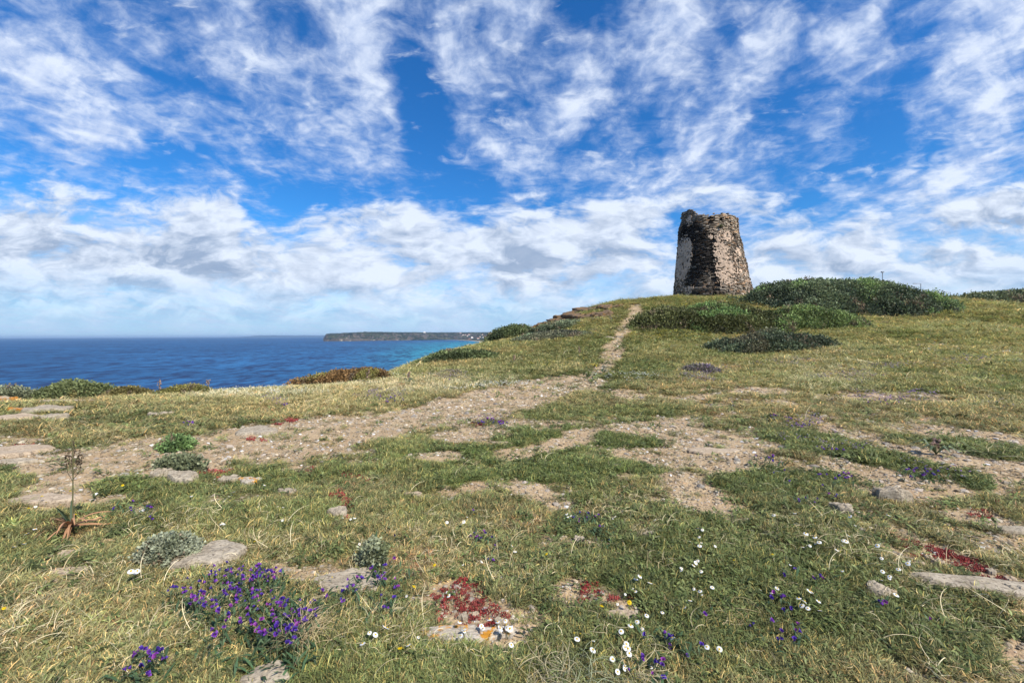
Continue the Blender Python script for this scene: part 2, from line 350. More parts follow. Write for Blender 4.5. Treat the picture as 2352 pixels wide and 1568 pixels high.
# ------------------------------------------------------------------ where things grow
def blobval(px, py, lst):
    s = np.zeros_like(px)
    for b in lst:
        cx, cy, rx, ry = b[:4]; rot = R(b[4]) if len(b) > 4 else 0; a = b[5] if len(b) > 5 else 1.
        dx, dy = px-cx, -(py-cy); X = (dx*math.cos(rot)+dy*math.sin(rot))/rx; Y = (-dx*math.sin(rot)+dy*math.cos(rot))/ry
        s = np.maximum(s, a*np.clip(1.35-.7*(X*X+Y*Y), 0, 1.2)) if a > 0 else s + a*np.clip(1.35-.7*(X*X+Y*Y), 0, 1)
    return s
PATHW = [[hit(*p) for p in q] for q in (
  [(-420,1115),(-60,1098),(150,1078),(300,1052),(480,1038),(640,1012),(800,988),(950,958),(1100,928),(1220,900),(1310,876)],
  [(1310,876),(1375,850),(1400,822)], [(1400,822),(1408,795),(1420,772),(1446,742),(1470,716),(1478,700)], [(1446,742),(1450,715),(1455,700)])]
PATHR = [1.22, .5, .62, .30]
def path_dist(x, y):
    out = np.zeros_like(x)
    for W, r in zip(PATHW, PATHR):
        d = np.full_like(x, 1e9)
        for a, b in zip(W[:-1], W[1:]):
            ax, ay, bx, by = a.x, a.y, b.x, b.y; L = (bx-ax)**2+(by-ay)**2
            t = np.clip(((x-ax)*(bx-ax)+(y-ay)*(by-ay))/L, 0, 1)
            d = np.minimum(d, np.hypot(x-ax-t*(bx-ax), y-ay-t*(by-ay)))
        amp = .72 if r == .5 else 1.0
        out = np.maximum(out, amp*np.clip(1.45-.75*(d/r)**2, 0, 1.2))
    return out
BARE = [(1520,1030,290,62,2,.60),(1120,1125,170,34,0,.55),(2060,1050,290,90,-14,.56),(1230,985,200,24,0,.5),(1900,915,330,26,0,.46),(480,1150,200,26,0,.42),(30,1095,150,80,0,.62),(760,1060,160,26,0,.45),(2280,1230,160,30,-10,.6),(1700,1200,180,20,-10,.5),(1330,1420,140,30,-8,.5),(1230,1030,120,16,5),(1330,1005,140,16,12),(1480,985,130,18,8),(1060,1000,80,15,0),(1000,1048,70,14,0),(1130,985,60,10,0),(1560,1050,190,34,-6),(1650,1010,130,26,0),
 (1250,970,55,7,0,.8),(1190,1125,120,26,-8),(1250,1150,60,16,0,.8),(1610,1120,90,26,-20),(1650,1165,110,20,-18,.9),(1540,1160,60,12,0,.8),(1960,995,120,20,-12),(2060,1030,120,18,-20),(2140,1045,50,26,60),
 (1950,1080,100,26,-8),(2080,1115,180,22,-12),(2260,1075,140,36,-14),(2200,985,150,16,-6,.85),(2330,1010,110,18,0,.8),(2380,1130,120,26,0),(2230,1180,150,14,-6,.75),(2330,1215,80,14,-10),
 (1760,898,100,11,0,.85),(1590,915,80,7,0,.75),(1480,908,60,7,0,.7),(2030,905,160,11,0,.75),(1430,898,90,6,0,.6),(2140,925,120,8,0,.6),(1700,935,80,6,0,.55),
 (1090,1405,185,55,-4,1.3),(2200,1290,190,26,-24,1.25),(1385,1385,110,30,-22,1.15),(1180,1440,80,20,0,.8),(1380,1375,90,22,-22,.95),(690,1315,110,26,-8),(820,1345,60,18,0),(2150,1270,140,16,-24),(2290,1320,110,18,-24),(2010,1250,60,12,-20,.8),
 (510,1155,55,12,0,.85),(60,1160,170,24,6),(40,1045,110,26,0),(60,1010,100,12,0,.7),(150,1265,60,12,0,.6),(785,1180,40,14,0,.7),(700,1070,60,8,0,.8),(1010,1048,60,10,0),
 (100,960,120,8,0,.7),(360,965,50,6,0,.6),(590,1560,70,14,0,.9),(1760,1270,60,12,0,.5),(1330,1235,90,14,0,.6),(2080,1140,60,12),(1935,1170,40,10,0,.6),(2330,830,60,4,0,.4),(880,1050,50,8,0,.5)]
LUSH = [(1560,735,180,50,0,.75),(1300,830,150,40,0,.7),(1900,790,200,30,0,.45),(1200,790,120,40,0,.4),(1425,1010,75,22,0,1.3),(1270,1085,130,24,0),(1060,1090,90,18,0,.8),(1250,1000,110,12,8,.8),(1640,1200,200,40,0,.8),(1640,1300,420,130,0,.85),(1560,1440,330,110,0,.7),(1900,1120,120,30,0,.7),
 (1870,1020,170,34,-10,.95),(2010,1060,170,26,-14,1),(2260,1025,150,24,-4,1.2),(2180,1095,120,16,-20,1.1),(1790,1130,120,40,-10,1),(1850,1420,300,120,-10,.85),(2100,1420,260,70,-10,.9),(2200,1500,220,70,0,.8),
 (420,975,200,26,0,.5),(390,1040,40,10,0,1.2),(150,1085,40,8,0,.8),(1150,870,130,18,8,.8),(1330,870,110,26,0,.9),(1420,850,120,30,0,.7),(1330,800,60,26,0,.5),(330,1110,170,24,10,.7),(650,1090,120,18,0,.4),
 (760,1250,90,30,0,.6),(420,1190,160,24,0,.6),(130,1290,120,40,0,.5),(600,1490,80,40,0,.9),(850,1400,120,40,0,.5),(1150,1040,200,18,0,.8),(1420,1075,90,20,0,.9)]
DRY = [(420,1370,420,90,0,.9),(300,1490,420,110,0,1.1),(820,1500,240,90,0,.9),(860,1240,260,70,0,.8),(560,1230,260,60,0,.8),(1030,1300,160,60,0,.5),(1330,1290,120,50,0,.7),(1240,1460,180,80,0,.8),
 (1700,1530,200,50,0,.45),(2060,1270,140,30,0,.8),(2250,1260,140,20,0,1),(1450,1130,60,30,0,.4),(1480,1170,150,26,0,.8),(1780,1240,100,30,0,.5),(2200,1440,120,60,0,.3),(150,1380,250,80,0,.8),
 (700,880,260,40,6,.9),(1000,880,160,30,0,.9),(1250,830,120,26,0,.4),(600,920,300,24,0,.6),(1880,860,120,24,0,.9),(2100,850,300,60,0,.55),(2250,740,260,60,0,.6),(2200,900,260,40,0,.8),(1750,870,160,20,0,.7),(330,1000,200,18,0,.5)]
REDS = [(1060,1385,130,48,10,1.0),(2200,1292,190,22,-23,1.2),(1035,1370,95,32,20,1.1),(1010,1430,60,22,0,1.0),(960,1400,50,18,0,.7),(1395,1370,45,14,0,.9),(1440,1395,35,12,0,1),(1380,1400,40,12,0,.8),(2120,1272,110,13,-22,1.2),(2250,1315,100,17,-25,1.2),(2345,1345,70,15,-18,1.2),(2060,1262,50,9,-10,.8),(2170,1262,60,10,-10,.8),
 (785,1165,28,18,-50,1.1),(790,1190,20,12,0,1),(790,1092,50,5,-5,.9),(720,1075,40,6,0,.7),(470,1082,40,8,-40,.9),(500,1092,25,7,0,.8),(960,1142,50,7,-10,.8),(355,972,40,4,0,.8),(600,973,50,4,0,.8),(30,1180,30,10,0,.5),(400,1080,26,8,0,.3),
 (2240,1175,60,6,0,.6),(2300,1170,40,6,0,.7),(580,1005,30,4,0,.6),(60,1022,40,5,0,.7),(20,965,30,5,0,.7),(1040,1450,40,9,0,.8),(560,1560,30,10,0,.4),(1100,975,30,4,0,.4),(20,1250,40,14,0,.5)]
WHITE = [(1130,893,120,7,3,1),(1450,868,110,6,0,.8),(1440,880,60,3,0,.8),(1480,866,60,4,0,.9),(780,872,100,12,0,.8),(430,888,80,7,0,.6),(1290,905,90,7,0,.4),(560,905,150,10,0,.4),(1600,862,90,8,0,.3),(2270,815,120,5,0,.4),(920,868,50,7,0,.5),(1900,1180,120,20,0,.25)]
YELL = [(1530,775,90,9,0,1),(1640,780,120,6,0,.8),(1880,742,130,7,0,1),(1740,790,60,6,0,.5),(1715,690,18,12,0,1.2),(720,868,55,8,0,1),(800,860,60,8,0,.5),(1230,757,60,8,0,.6),(1250,780,60,8,0,.6),(1600,730,90,18,0,.3),(1300,835,110,16,0,.3),(2020,755,100,8,0,.5),(1560,700,60,9,0,.3),(300,887,60,5,0,.4)]
PURP = [(890,913,55,10,5,1.2),(1040,862,50,10,0,1),(1130,968,40,8,0,1.3),(1600,865,60,14,0,.8),(1640,850,50,9,0,.6),(1920,868,70,10,0,.9),(1790,838,70,7,0,.7),(2030,920,60,7,0,.9),(2070,905,110,6,0,.7),(2250,838,110,6,0,.8),(2050,850,120,7,0,.6),(2330,880,90,5,0,.6),(2270,938,70,6,0,.8),(1840,970,50,10,0,1),(1980,995,40,8,0,.5),
 (1900,1035,120,9,-12,.6),(1850,1150,70,20,0,.45),(2110,1080,60,12,-20,.5),(1530,680,60,5,0,.8),(1370,735,90,9,0,.45),(1450,690,60,4,0,.6),(1310,765,100,12,0,.3),(600,925,60,6,0,.5),(860,950,80,6,0,.3),(1670,870,40,8,0,.3),(1720,805,140,8,0,.5),(2100,805,150,8,0,.35),(1560,1035,60,8,0,.2)]
def masks(x, y):
    x = np.asarray(x, float); y = np.asarray(y, float); r = np.hypot(x, y); k = .16+.018*r
    wx = x+fbm(x/(k*2.6)+5, y/(k*2.6), 21, 4)*k*1.5; wy = y+fbm(x/(k*2.6), y/(k*2.6)+9, 22, 4)*k*1.9
    px, py = to_px(wx, wy, height(wx, wy, False)); front = y > .6
    px = np.where(front, px, -9999.); py = np.where(front, py, 9999.)
    n = fbm(x*1.3, y*1.3, 40, 4); n2 = fbm(x*4.5, y*4.5, 41, 3); n3 = fbm(x*.35, y*.35, 42, 3)
    path = path_dist(wx, wy)
    lushv = blobval(px, py, LUSH); dryv = blobval(px, py, DRY)
    bare = np.maximum(blobval(px, py, BARE), path)
    outb = (np.abs(px-1176) > 1190) | (py > 1590)
    bare = np.where(outb, np.clip(.25+n3*1.2, 0, 1), bare)
    n4 = fbm(x*14, y*14, 43, 2)*np.clip(1-r/25, 0, 1)
    bare = sstep(.30, .98, bare + n*.42 + n2*.42 + n4*.34 + .17 - np.maximum(0, lushv-.75)*.9*(path < .3))
    grow = sstep(.5, .75, path*0+blobval(px, py, REDS)+n2*.5)
    # worn, thin turf all around between the bare patches
    band = np.exp(-((r-7.5)/5.5)**2)
    thin = sstep(-.12, .42, n+.5*n2+.20*band)*np.clip(band*1.15, 0, 1)*(1-sstep(.5, .9, lushv))*.9
    return dict(px=px, py=py, bare=bare, path=path, lush=np.clip(lushv+n*.5, 0, 1), dry=np.clip(dryv+n3*.5+n*.35, 0, 1.1), red=grow,
      thin=thin, white=blobval(px, py, WHITE), yell=blobval(px, py, YELL), purp=blobval(px, py, PURP), n=n, n2=n2, n3=n3, r=r)

# ------------------------------------------------------------------ ground
def build_ground():
    na = 900; az = np.concatenate([np.linspace(-66, 66, 700), np.linspace(66, 294, 160)[1:-1]]); az = np.radians(az); na = len(az)
    rr = np.concatenate([[.02], np.geomspace(.25, 330, 560)]); nr = len(rr)
    A, Q = np.meshgrid(az, rr, indexing='ij'); x = (Q*np.sin(A)).ravel(); y = (Q*np.cos(A)).ravel()
    z = height(x, y); mk = masks(x, y)
    i = np.arange(na)[:, None]; j = np.arange(nr-1)[None]; i2 = (i+1) % na
    F = np.stack([i*nr+j, i*nr+j+1, i2*nr+j+1, i2*nr+j], -1).reshape(-1, 4)[:, ::-1]
    z = z - (mk['bare'] > .5)*0.004 + mk['bare']*fbm(x*30, y*30, 77, 2)*.012*np.clip(1-mk['r']/9, 0, 1)
    m, g = new_mat('ground_soil'); p = g.node('ShaderNodeTexCoord').outputs['Object']
    msk = g.attr('msk'); b, l, d = g.sep(msk)
    nA = g.noise(p, 1.7, 6, .6); nB = g.noise(p, 14, 6, .65); nC = g.noise(p, 60, 4, .7)
    vor = g.node('ShaderNodeTexVoronoi'); g._in(vor, 'Vector', p); g._in(vor, 'Scale', 36.); vd = vor.outputs['Distance']; vc = vor.outputs['Color']
    soil = g.mix(g.ramp(nA, .35, .65), (.34,.235,.13), (.42,.31,.185)); soil = g.mix(g.ramp(nB, .45, .7, 0, .7), soil, (.27,.18,.12))
    soil = g.mix(g.ramp(nC, .55, .7, 0, .7), soil, (.48,.38,.26))
    soil = g.mix(g.m('MULTIPLY', g.ramp(vd, .45, .2), g.ramp(g.sep(vc)[0], .55, .75)), soil, g.mix(g.sep(vc)[1], (.24,.21,.18), (.52,.46,.40)))
    turf = g.mix(g.ramp(nB, .35, .65), (.10,.085,.035), (.19,.145,.07)); turf = g.mix(d, turf, (.29,.22,.12)); turf = g.mix(g.m('MULTIPLY', l, .6), turf, (.07,.08,.022))
    turf = g.mix(g.ramp(nC, .5, .7, 0, .5), turf, (.24,.19,.10))
    turf = g.mix(g.ramp(g.m('ADD', nA, g.m('MULTIPLY', nB, .4)), .72, .86, 0, .6), turf, (.27,.15,.085))
    c = g.mix(g.m('ADD', b, g.m('MULTIPLY', g.m('SUBTRACT', nB, .5), .3), clamp=True), turf, soil)
    fbp = g.node('ShaderNodeSeparateXYZ'); g.l.new(p, fbp.inputs[0])
    c = g.mix(g.ramp(fbp.outputs[2], -1.5, -7), c, g.mix(g.ramp(nA, .4, .6), (.10,.09,.05), (.28,.22,.16)))
    h = g.m('ADD', g.m('MULTIPLY', nB, .5), g.m('MULTIPLY', nC, .4)); h = g.m('ADD', h, g.m('MULTIPLY', vd, -.4))
    finish(m, g, c, .95, h, .7, .03, spec=.1)
    o = mesh_obj('ground', np.c_[x, y, z], F, m, smooth=True, cols={'msk': np.c_[np.maximum(mk['bare'], mk['thin']*.62), mk['lush'], np.clip(mk['dry'], 0, 1)]})
    tag(o, 'grassy clifftop headland with bare stony patches and a trodden path', 'ground', kind='structure')
build_ground()

# ------------------------------------------------------------------ sea and far coast
SEA = -50.0
HL = np.array([(748,4350),(800,4350),(850,4500),(900,4650),(950,4900),(1000,5100),(1043,5200),(1080,4300),(1105,3500),(1150,2700),(1220,2100),(1400,1700)], float)
def build_sea():
    m, g = new_mat('sea_water'); p = g.node('ShaderNodeTexCoord').outputs['Object']
    X, Y, Z = g.sep(p)
    # shallow turquoise water over sand towards the bay
    sh = g.mapping(p, (-100, 2700, 0), (0,0,R(8)), (1250, 2700, 1e6)); gr = g.node('ShaderNodeTexGradient', gradient_type='QUADRATIC_SPHERE'); g._in(gr, 0, sh)
    sh2 = g.mapping(p, (-130, 1400, 0), (0,0,R(6)), (420, 1400, 1e6)); gr2 = g.node('ShaderNodeTexGradient', gradient_type='QUADRATIC_SPHERE'); g._in(gr2, 0, sh2)
    f = g.m('ADD', g.m('MULTIPLY', gr.outputs[1], .8), g.m('MULTIPLY', gr2.outputs[1], 1.0), clamp=True)
    n = g.noise(g.mapping(p, (0,0,0), (0,0,R(12)), (1,2.4,1), 'POINT'), .0012, 5, .6)
    deep = g.mix(g.ramp(n, .4, .6), (.006,.052,.145), (.010,.072,.19))
    c = g.mix(g.ramp(f, .0, .60), deep, (.014,.15,.235))
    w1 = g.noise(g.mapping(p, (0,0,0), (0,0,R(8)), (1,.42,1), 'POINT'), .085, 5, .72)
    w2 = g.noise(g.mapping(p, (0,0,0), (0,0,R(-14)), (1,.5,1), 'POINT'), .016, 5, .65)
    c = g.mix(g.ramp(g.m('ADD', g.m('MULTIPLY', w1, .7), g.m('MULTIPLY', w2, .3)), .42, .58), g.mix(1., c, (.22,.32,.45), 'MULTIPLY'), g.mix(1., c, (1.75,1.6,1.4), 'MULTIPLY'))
    b = g.node('ShaderNodeBump'); g._in(b, 'Height', g.m('ADD', w1, g.m('MULTIPLY', w2, 1.5))); b.inputs['Distance'].default_value = 6.; b.inputs['Strength'].default_value = 1.
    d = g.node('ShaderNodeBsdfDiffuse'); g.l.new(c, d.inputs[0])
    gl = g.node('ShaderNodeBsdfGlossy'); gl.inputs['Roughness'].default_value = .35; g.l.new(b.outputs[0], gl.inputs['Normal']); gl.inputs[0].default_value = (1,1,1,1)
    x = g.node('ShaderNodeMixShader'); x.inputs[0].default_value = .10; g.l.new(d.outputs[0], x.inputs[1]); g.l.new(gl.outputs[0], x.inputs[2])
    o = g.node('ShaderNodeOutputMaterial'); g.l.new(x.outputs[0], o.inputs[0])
    az = np.radians(np.linspace(0, 360, 97))[:-1]; V = [(0,0,SEA)]
    rr = [60, 300, 1500, 7000, 30000, 70000]
    for r in rr: V += [(r*math.sin(a), r*math.cos(a), SEA) for a in az]
    F = [(0, 1+(k+1)%96, 1+k) for k in range(96)]
    for i in range(len(rr)-1): F += [(1+i*96+k, 1+i*96+(k+1)%96, 1+(i+1)*96+(k+1)%96, 1+(i+1)*96+k) for k in range(96)]
    o = mesh_obj('sea', V, F, m); tag(o, 'deep blue sea turning turquoise towards the beach', 'sea', kind='structure')
build_sea()
def hl_height(u, Y):
    px = CXP+u*FP; ys = np.interp(px, HL[:,0], HL[:,1]); t = Y-ys
    cliff = np.interp(px, [748,790,830,900,960,1040,1400], [14,20,22,13,6,2,2]); gent = np.interp(px, [748,775,820,880,950,1043,1100,1400], [500,420,420,500,900,1900,2700,3800])
    n = fbm(u*60, Y*.004, 91, 5)
    h = cliff*sstep(-10, 40, t+n*120)*(1+n*.7) + (np.interp(px,[748,800,850,1400],[36,48,64,74])+.0095*(Y-4300)*(Y>4300))*sstep(0, 1, t/gent+n*.32)
    h = h*(1+.10*n); h = np.minimum(h, 51.6+.0119*Y-2)
    edge = sstep(742, 752, px+n*3)
    return SEA - 3 + (h+3)*edge*(t > -60)
def build_headland():
    u = np.linspace((736-CXP)/FP, .35, 420); s = np.linspace(0, 1, 130)
    U, S_ = np.meshgrid(u, s, indexing='ij'); ys = np.interp(CXP+U*FP, HL[:,0], HL[:,1])
    Y = ys-80+S_**1.8*(11000-ys); Z = hl_height(U, Y); ns = len(s)
    i = np.arange(len(u)-1)[:, None]; j = np.arange(ns-1)[None]
    F = np.stack([i*ns+j, (i+1)*ns+j, (i+1)*ns+j+1, i*ns+j+1], -1).reshape(-1, 4)
    m, g = new_mat('headland_scrub'); geo = g.node('ShaderNodeNewGeometry'); p = geo.outputs['Position']
    nz = g.sep(geo.outputs['Normal'])[2]; h = g.sep(p)[2]
    n1 = g.noise(p, .004, 8, .65); n2 = g.noise(p, .02, 6, .6)
    c = g.mix(g.ramp(n1, .42, .60), (.010,.018,.014), (.045,.055,.035)); c = g.mix(g.ramp(n2, .52, .66, 0, .7), c, (.06,.062,.04))
    c = g.mix(g.ramp(nz, .985, .93, 0, .9), c, g.mix(n2, (.045,.038,.035), (.12,.10,.085)))
    c = g.mix(g.m('MULTIPLY', g.ramp(h, -44, -49), g.ramp(g.sep(p)[0], -900, -300)), c, (.46,.36,.25))
    c = g.mix(g.ramp(g.m('ADD', n2, g.m('MULTIPLY', n1, .3)), .78, .84, 0, .7), c, (.34,.28,.20))
    finish(m, g, c, .95, spec=.05)
    o = mesh_obj('headland', np.c_[(U*Y).ravel(), Y.ravel(), Z.ravel()], F, m, smooth=True)
    tag(o, 'low scrub covered headland with brown sea cliffs across the bay', 'headland', kind='structure')
    # the low shore beyond, at the horizon
    u = np.linspace((520-CXP)/FP, (860-CXP)/FP, 120); V = []; F = []
    for k, a in enumerate(u):
        hh = 95*sstep(0, .25, k/119)*(1+.25*float(fbm(a*30, 0*a, 5, 3)))
        for Y, z in ((19000, SEA-5), (19100, SEA+hh*.35+5), (20500, SEA+hh), (24000, SEA+hh)): V.append((a*Y, Y, z))
    F = [(k*4+i, (k+1)*4+i, (k+1)*4+i+1, k*4+i+1) for k in range(119) for i in range(3)]
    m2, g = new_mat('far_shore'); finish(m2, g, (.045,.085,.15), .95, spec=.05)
    o = mesh_obj('far_coast', V, F, m2, smooth=True); tag(o, 'thin hazy blue shore on the sea horizon left of the headland', 'coast', kind='structure')
build_headland()

# ------------------------------------------------------------------ watchtower
def build_tower():
    c0 = at(1635, 680, 53); cx, cy = c0[0], c0[1]; bz = float(height(cx-1.9, cy-4.1))-.35
    root = thing('watchtower', 'ruined round stone watchtower with flaking plaster and jagged rim on top of the hill', 'tower', (cx, cy, bz))
    f = np.array([-cx, -cy]); f /= np.linalg.norm(f); rt = np.array([-f[1], f[0]])      # towards the camera, and to its right
    TT = np.array([-.05,0,.15,.3,.45,.6,.72,.8,.95,1,1.1]); H = 10.55
    L = np.array([190,195,210,225,240,255,265,270,285,290,295.]); Rr = np.array([1262,1256,1238,1190,1160,1120,1097,1072,1056,1044,1040.])
    def rad(t): return (np.interp(t, TT, Rr)-np.interp(t, TT, L))/2*.0086
    def cen(t): return ((np.interp(t, TT, Rr)+np.interp(t, TT, L))/2-726)*.0086
    def P(phi, t, off=0.):
        r = rad(t)+off; c = cen(t)
        return np.stack([rt[0]*c + r*(f[0]*np.cos(phi)+rt[0]*np.sin(phi)), rt[1]*c + r*(f[1]*np.cos(phi)+rt[1]*np.sin(phi)), t*H+0*phi], -1)
    def topt(phi):                       # height of the rim
        s = math.sin(phi); fr = math.cos(phi) > -.3
        e = 1.0-.022*(s+1)/2+.012*float(fbm(phi*5, 0, 61, 3))
        if fr and s < -.93: e = .94
        elif fr and s < -.46: e = 1.078+.008*float(fbm(phi*6, 3, 62, 2))
        elif fr and s < -.38: e = 1.015
        if fr and s > .93: e = .965
        return e
    m, g = new_mat('tower_masonry'); p = g.node('ShaderNodeTexCoord').outputs['Object']
    c = g.mix(1, g.attr('col'), g.mix(g.noise(p, 7, 5, .65), (.55,.55,.55), (1.5,1.5,1.5)), 'MULTIPLY')
    M_ST = finish(m, g, c, .92, g.noise(p, 9, 4, .6), .6, .05, spec=.1)
    m, g = new_mat('old_plaster'); p = g.node('ShaderNodeTexCoord').outputs['Object']
    n = g.noise(p, 1.3, 7, .65); n2 = g.noise(p, 9, 5, .6)
    c = g.mix(g.ramp(n, .4, .65), (.52,.385,.28), (.38,.285,.21)); c = g.mix(g.ramp(n2, .50, .68, 0, .8), c, (.17,.125,.095))
    M_PL = finish(m, g, c, .95, n2, .6, .05, spec=.05)
    # wall core
    n = 96; ts = np.linspace(-.05, .955, 24); V = []; F = []
    for t in ts:
        for k in range(n): V.append(P(np.float64(k*2*math.pi/n), t, -.22))
    for t in ts[::-1][:9]:
        for k in range(n): V.append(P(np.float64(k*2*math.pi/n), t, -1.15))
    R_ = len(ts)+9
    F = [(i*n+k, i*n+(k+1)%n, (i+1)*n+(k+1)%n, (i+1)*n+k) for i in range(R_-1) for k in range(n)] + [tuple((R_-1)*n+k for k in range(n))]
    V = np.array(V); mesh_obj('wall_core', V, F, M_ST, root, cols={'col': np.tile([.05,.04,.032], (len(V), 1))})
    # tone of the wall and remains of the plaster, in angle and height
    def B(s, t, lst):
        v = np.zeros_like(s)
        for (x, y, rx, ry, a) in lst:
            q = ((s-(x-700)/480)/(rx/480))**2 + ((t-(1340-y)/1085)/(ry/1085))**2; v = np.maximum(v, a*np.clip(1.4-.75*q, 0, 1.2))
        return v
    def dark(s, t): return B(s, t, [(400,450,170,110,1.1),(560,600,150,220,1),(620,820,200,220,1),(520,900,130,180,1),(560,1250,260,70,.6),(300,1290,110,60,.9),(240,1150,40,260,.5),(1060,620,70,110,.45),(1000,780,50,90,.4),(500,1080,130,80,.7),(700,1130,150,60,.35)])
    def plast(s, t, phi):
        v = B(s, t, [(350,700,130,200,1),(330,880,120,200,1),(380,600,100,70,.9),(300,1120,110,120,.62),(430,1180,60,70,.75),(275,1230,70,40,.6),(850,720,110,230,.95),(880,960,130,230,1.05),(960,560,90,80,.95),(780,560,90,40,.7),(1060,900,90,200,.62),(1080,740,50,60,.75),(1130,1060,60,120,.62),(1000,1310,200,26,.9),(700,1325,300,16,.8),(1170,1240,90,80,.6),(930,1110,70,70,.8),(420,330,60,70,.75),(950,320,60,50,.35)])
        back = np.cos(phi) < -.05
        return np.where(back, .45+fbm(phi*2, t*3, 66, 3)*1.2, v)
    mb = MB(); big = MB(); rows = 76; r2 = np.random.default_rng(5); bigs = []
    for i in range(-3, rows+6):
        t0 = i/rows; h = 1/rows; ph = r2.random()*.3
        while ph < 2*math.pi+.0:
            w = (.16+.34*r2.random()**1.5)/max(float(rad(t0)), 1); a0, a1 = ph, ph+w*.93; ph += w; am = (a0+a1)/2
            if t0+h > topt(am): continue
            s = math.sin(am); frn = math.cos(am) > 0
            xcrop = 700+480*s; yc = 1340-1085*t0
            if frn and abs(xcrop-893) < 24 and abs(yc-352) < 22: continue            # gun port
            j = r2.uniform(-.004, .004, 2)
            ta, tb = t0+j[0]+.0008, t0+h*(.90+.3*(r2.random() < .08))+j[1]
            off = r2.uniform(-.06, .075) + (.05 if r2.random() < .07 else 0)
            if frn and .74 < s and t0 > .12: off += .14*float(fbm(t0*9, am*3, 88, 2))+(.05*r2.random())
            d = float(dark(np.array(s if frn else -.2), np.array(t0))) if frn else .35+float(fbm(am*2, t0*4, 71, 3))
            d = np.clip(d+float(fbm(am*7, t0*18, 72, 3))*.55, 0, 1)
            u = r2.random(); base = np.array([.235,.185,.135]) if yc < 520 and xcrop > 560 else np.array([.20,.16,.12])
            c = base*(1-d)+np.array([.030,.025,.021])*d
            if u < .07+.09*(1-d): c = c*.45+np.array([.36,.31,.25])*.55*(1-.5*d)
            elif u > .85: c = c*.5
            elif u > .7: c = c*np.array([1.25,1.0,.8])
            c = c*r2.uniform(.7, 1.35)
            ii = off-.30; wob = r2.uniform(-.012, .012, 8)
            Q = np.array([P(np.float64(a), tt+wq*.12, o) for (a, tt, o), wq in zip([(a0,ta,ii),(a1,ta,ii),(a1,tb,ii),(a0,tb,ii),(a0,ta,off-.01),(a1,ta,off+.0),(a1,tb,off-.02),(a0,tb,off-.015)], wob)])
            FF = [(4,5,6,7),(0,4,7,3),(5,1,2,6),(7,6,2,3),(0,1,5,4)]
            tgt = mb
            if t0 > .985 or (i in (2,3) and w*float(rad(t0)) > .42): bigs.append((Q, FF, c)); continue
            tgt.add(Q, FF, c)
    o = mb.build('masonry', M_ST, root); tag(o, kind='stuff')
    for Q, FF, c in bigs[:280]:
        b = MB(); b.add(Q, FF, c); b.build('stone', M_ST, root)
    # plaster shell, broken up
    na, nt = 900, 280; ph = np.linspace(0, 2*math.pi, na, endpoint=False); tt = np.linspace(0, 1.0, nt); A, T = np.meshgrid(ph, tt, indexing='ij')
    v = plast(np.sin(A), T, A) *.85 + fbm(A*5, T*12, 67, 3)*.5 + fbm(A*26, T*70, 69, 2)*.70
    off = .055+fbm(A*12, T*30, 68, 3)*.035
    lim = np.array([topt(a) for a in ph])[:, None]; ok = (v > .66) & (T < lim-.02)
    V = P(A, T, off).reshape(-1, 3); F = []
    okf = ok & np.roll(ok, -1, 0); okf[:, :-1] &= okf[:, 1:]
    idx = np.argwhere(okf[:, :-1]); i2 = (idx[:, 0]+1) % na
    F = np.stack([idx[:,0]*nt+idx[:,1], i2*nt+idx[:,1], i2*nt+idx[:,1]+1, idx[:,0]*nt+idx[:,1]+1], -1)
    lab = np.full(okf.shape, -1); cells = okf[:, :-1]; cur = 0; sizes = []
    for (i, j) in idx:
        if lab[i, j] >= 0: continue
        st_ = [(i, j)]; lab[i, j] = cur; cnt = 0
        while st_:
            p_, q_ = st_.pop(); cnt += 1
            for a_, b2 in (((p_+1)%na, q_), ((p_-1)%na, q_), (p_, q_+1), (p_, q_-1)):
                if 0 <= b2 < nt-1 and cells[a_, b2] and lab[a_, b2] < 0: lab[a_, b2] = cur; st_.append((a_, b2))
        sizes.append(cnt); cur += 1
    fl = lab[idx[:, 0], idx[:, 1]]; sz = np.array(sizes)
    def piece(sel_):
        used, inv = np.unique(F[sel_].ravel(), return_inverse=True)
        o = mesh_obj('plaster', V[used], inv.reshape(-1, 4), M_PL, root, smooth=True)
        md = o.modifiers.new('thickness', 'SOLIDIFY'); md.thickness = .07; md.offset = -1; return o
    bigp = np.argsort(-sz)[:40]; bigp = [b3 for b3 in bigp if sz[b3] > 60]
    for b3 in bigp: piece(fl == b3)
    tag(piece(~np.isin(fl, bigp)), kind='stuff')
    # small bush growing under the gun port
    b = MB(); r3 = np.random.default_rng(3); pc = P(np.float64(math.asin((890-700)/480)), (1340-432)/1085, .1)
    for k in range(60):
        d = r3.normal(size=3)*np.array([.14,.14,.09]); a = r3.normal(size=3)*.06; c2 = np.cross(a, r3.normal(size=3)); c2 = c2/np.linalg.norm(c2)*.05
        b.add([pc+d-a, pc+d+c2, pc+d+a, pc+d-c2], [(0,1,2,3)], (.06,.08,.03))
    b.build('wall_plant', M_LEAF, root)
build_tower()

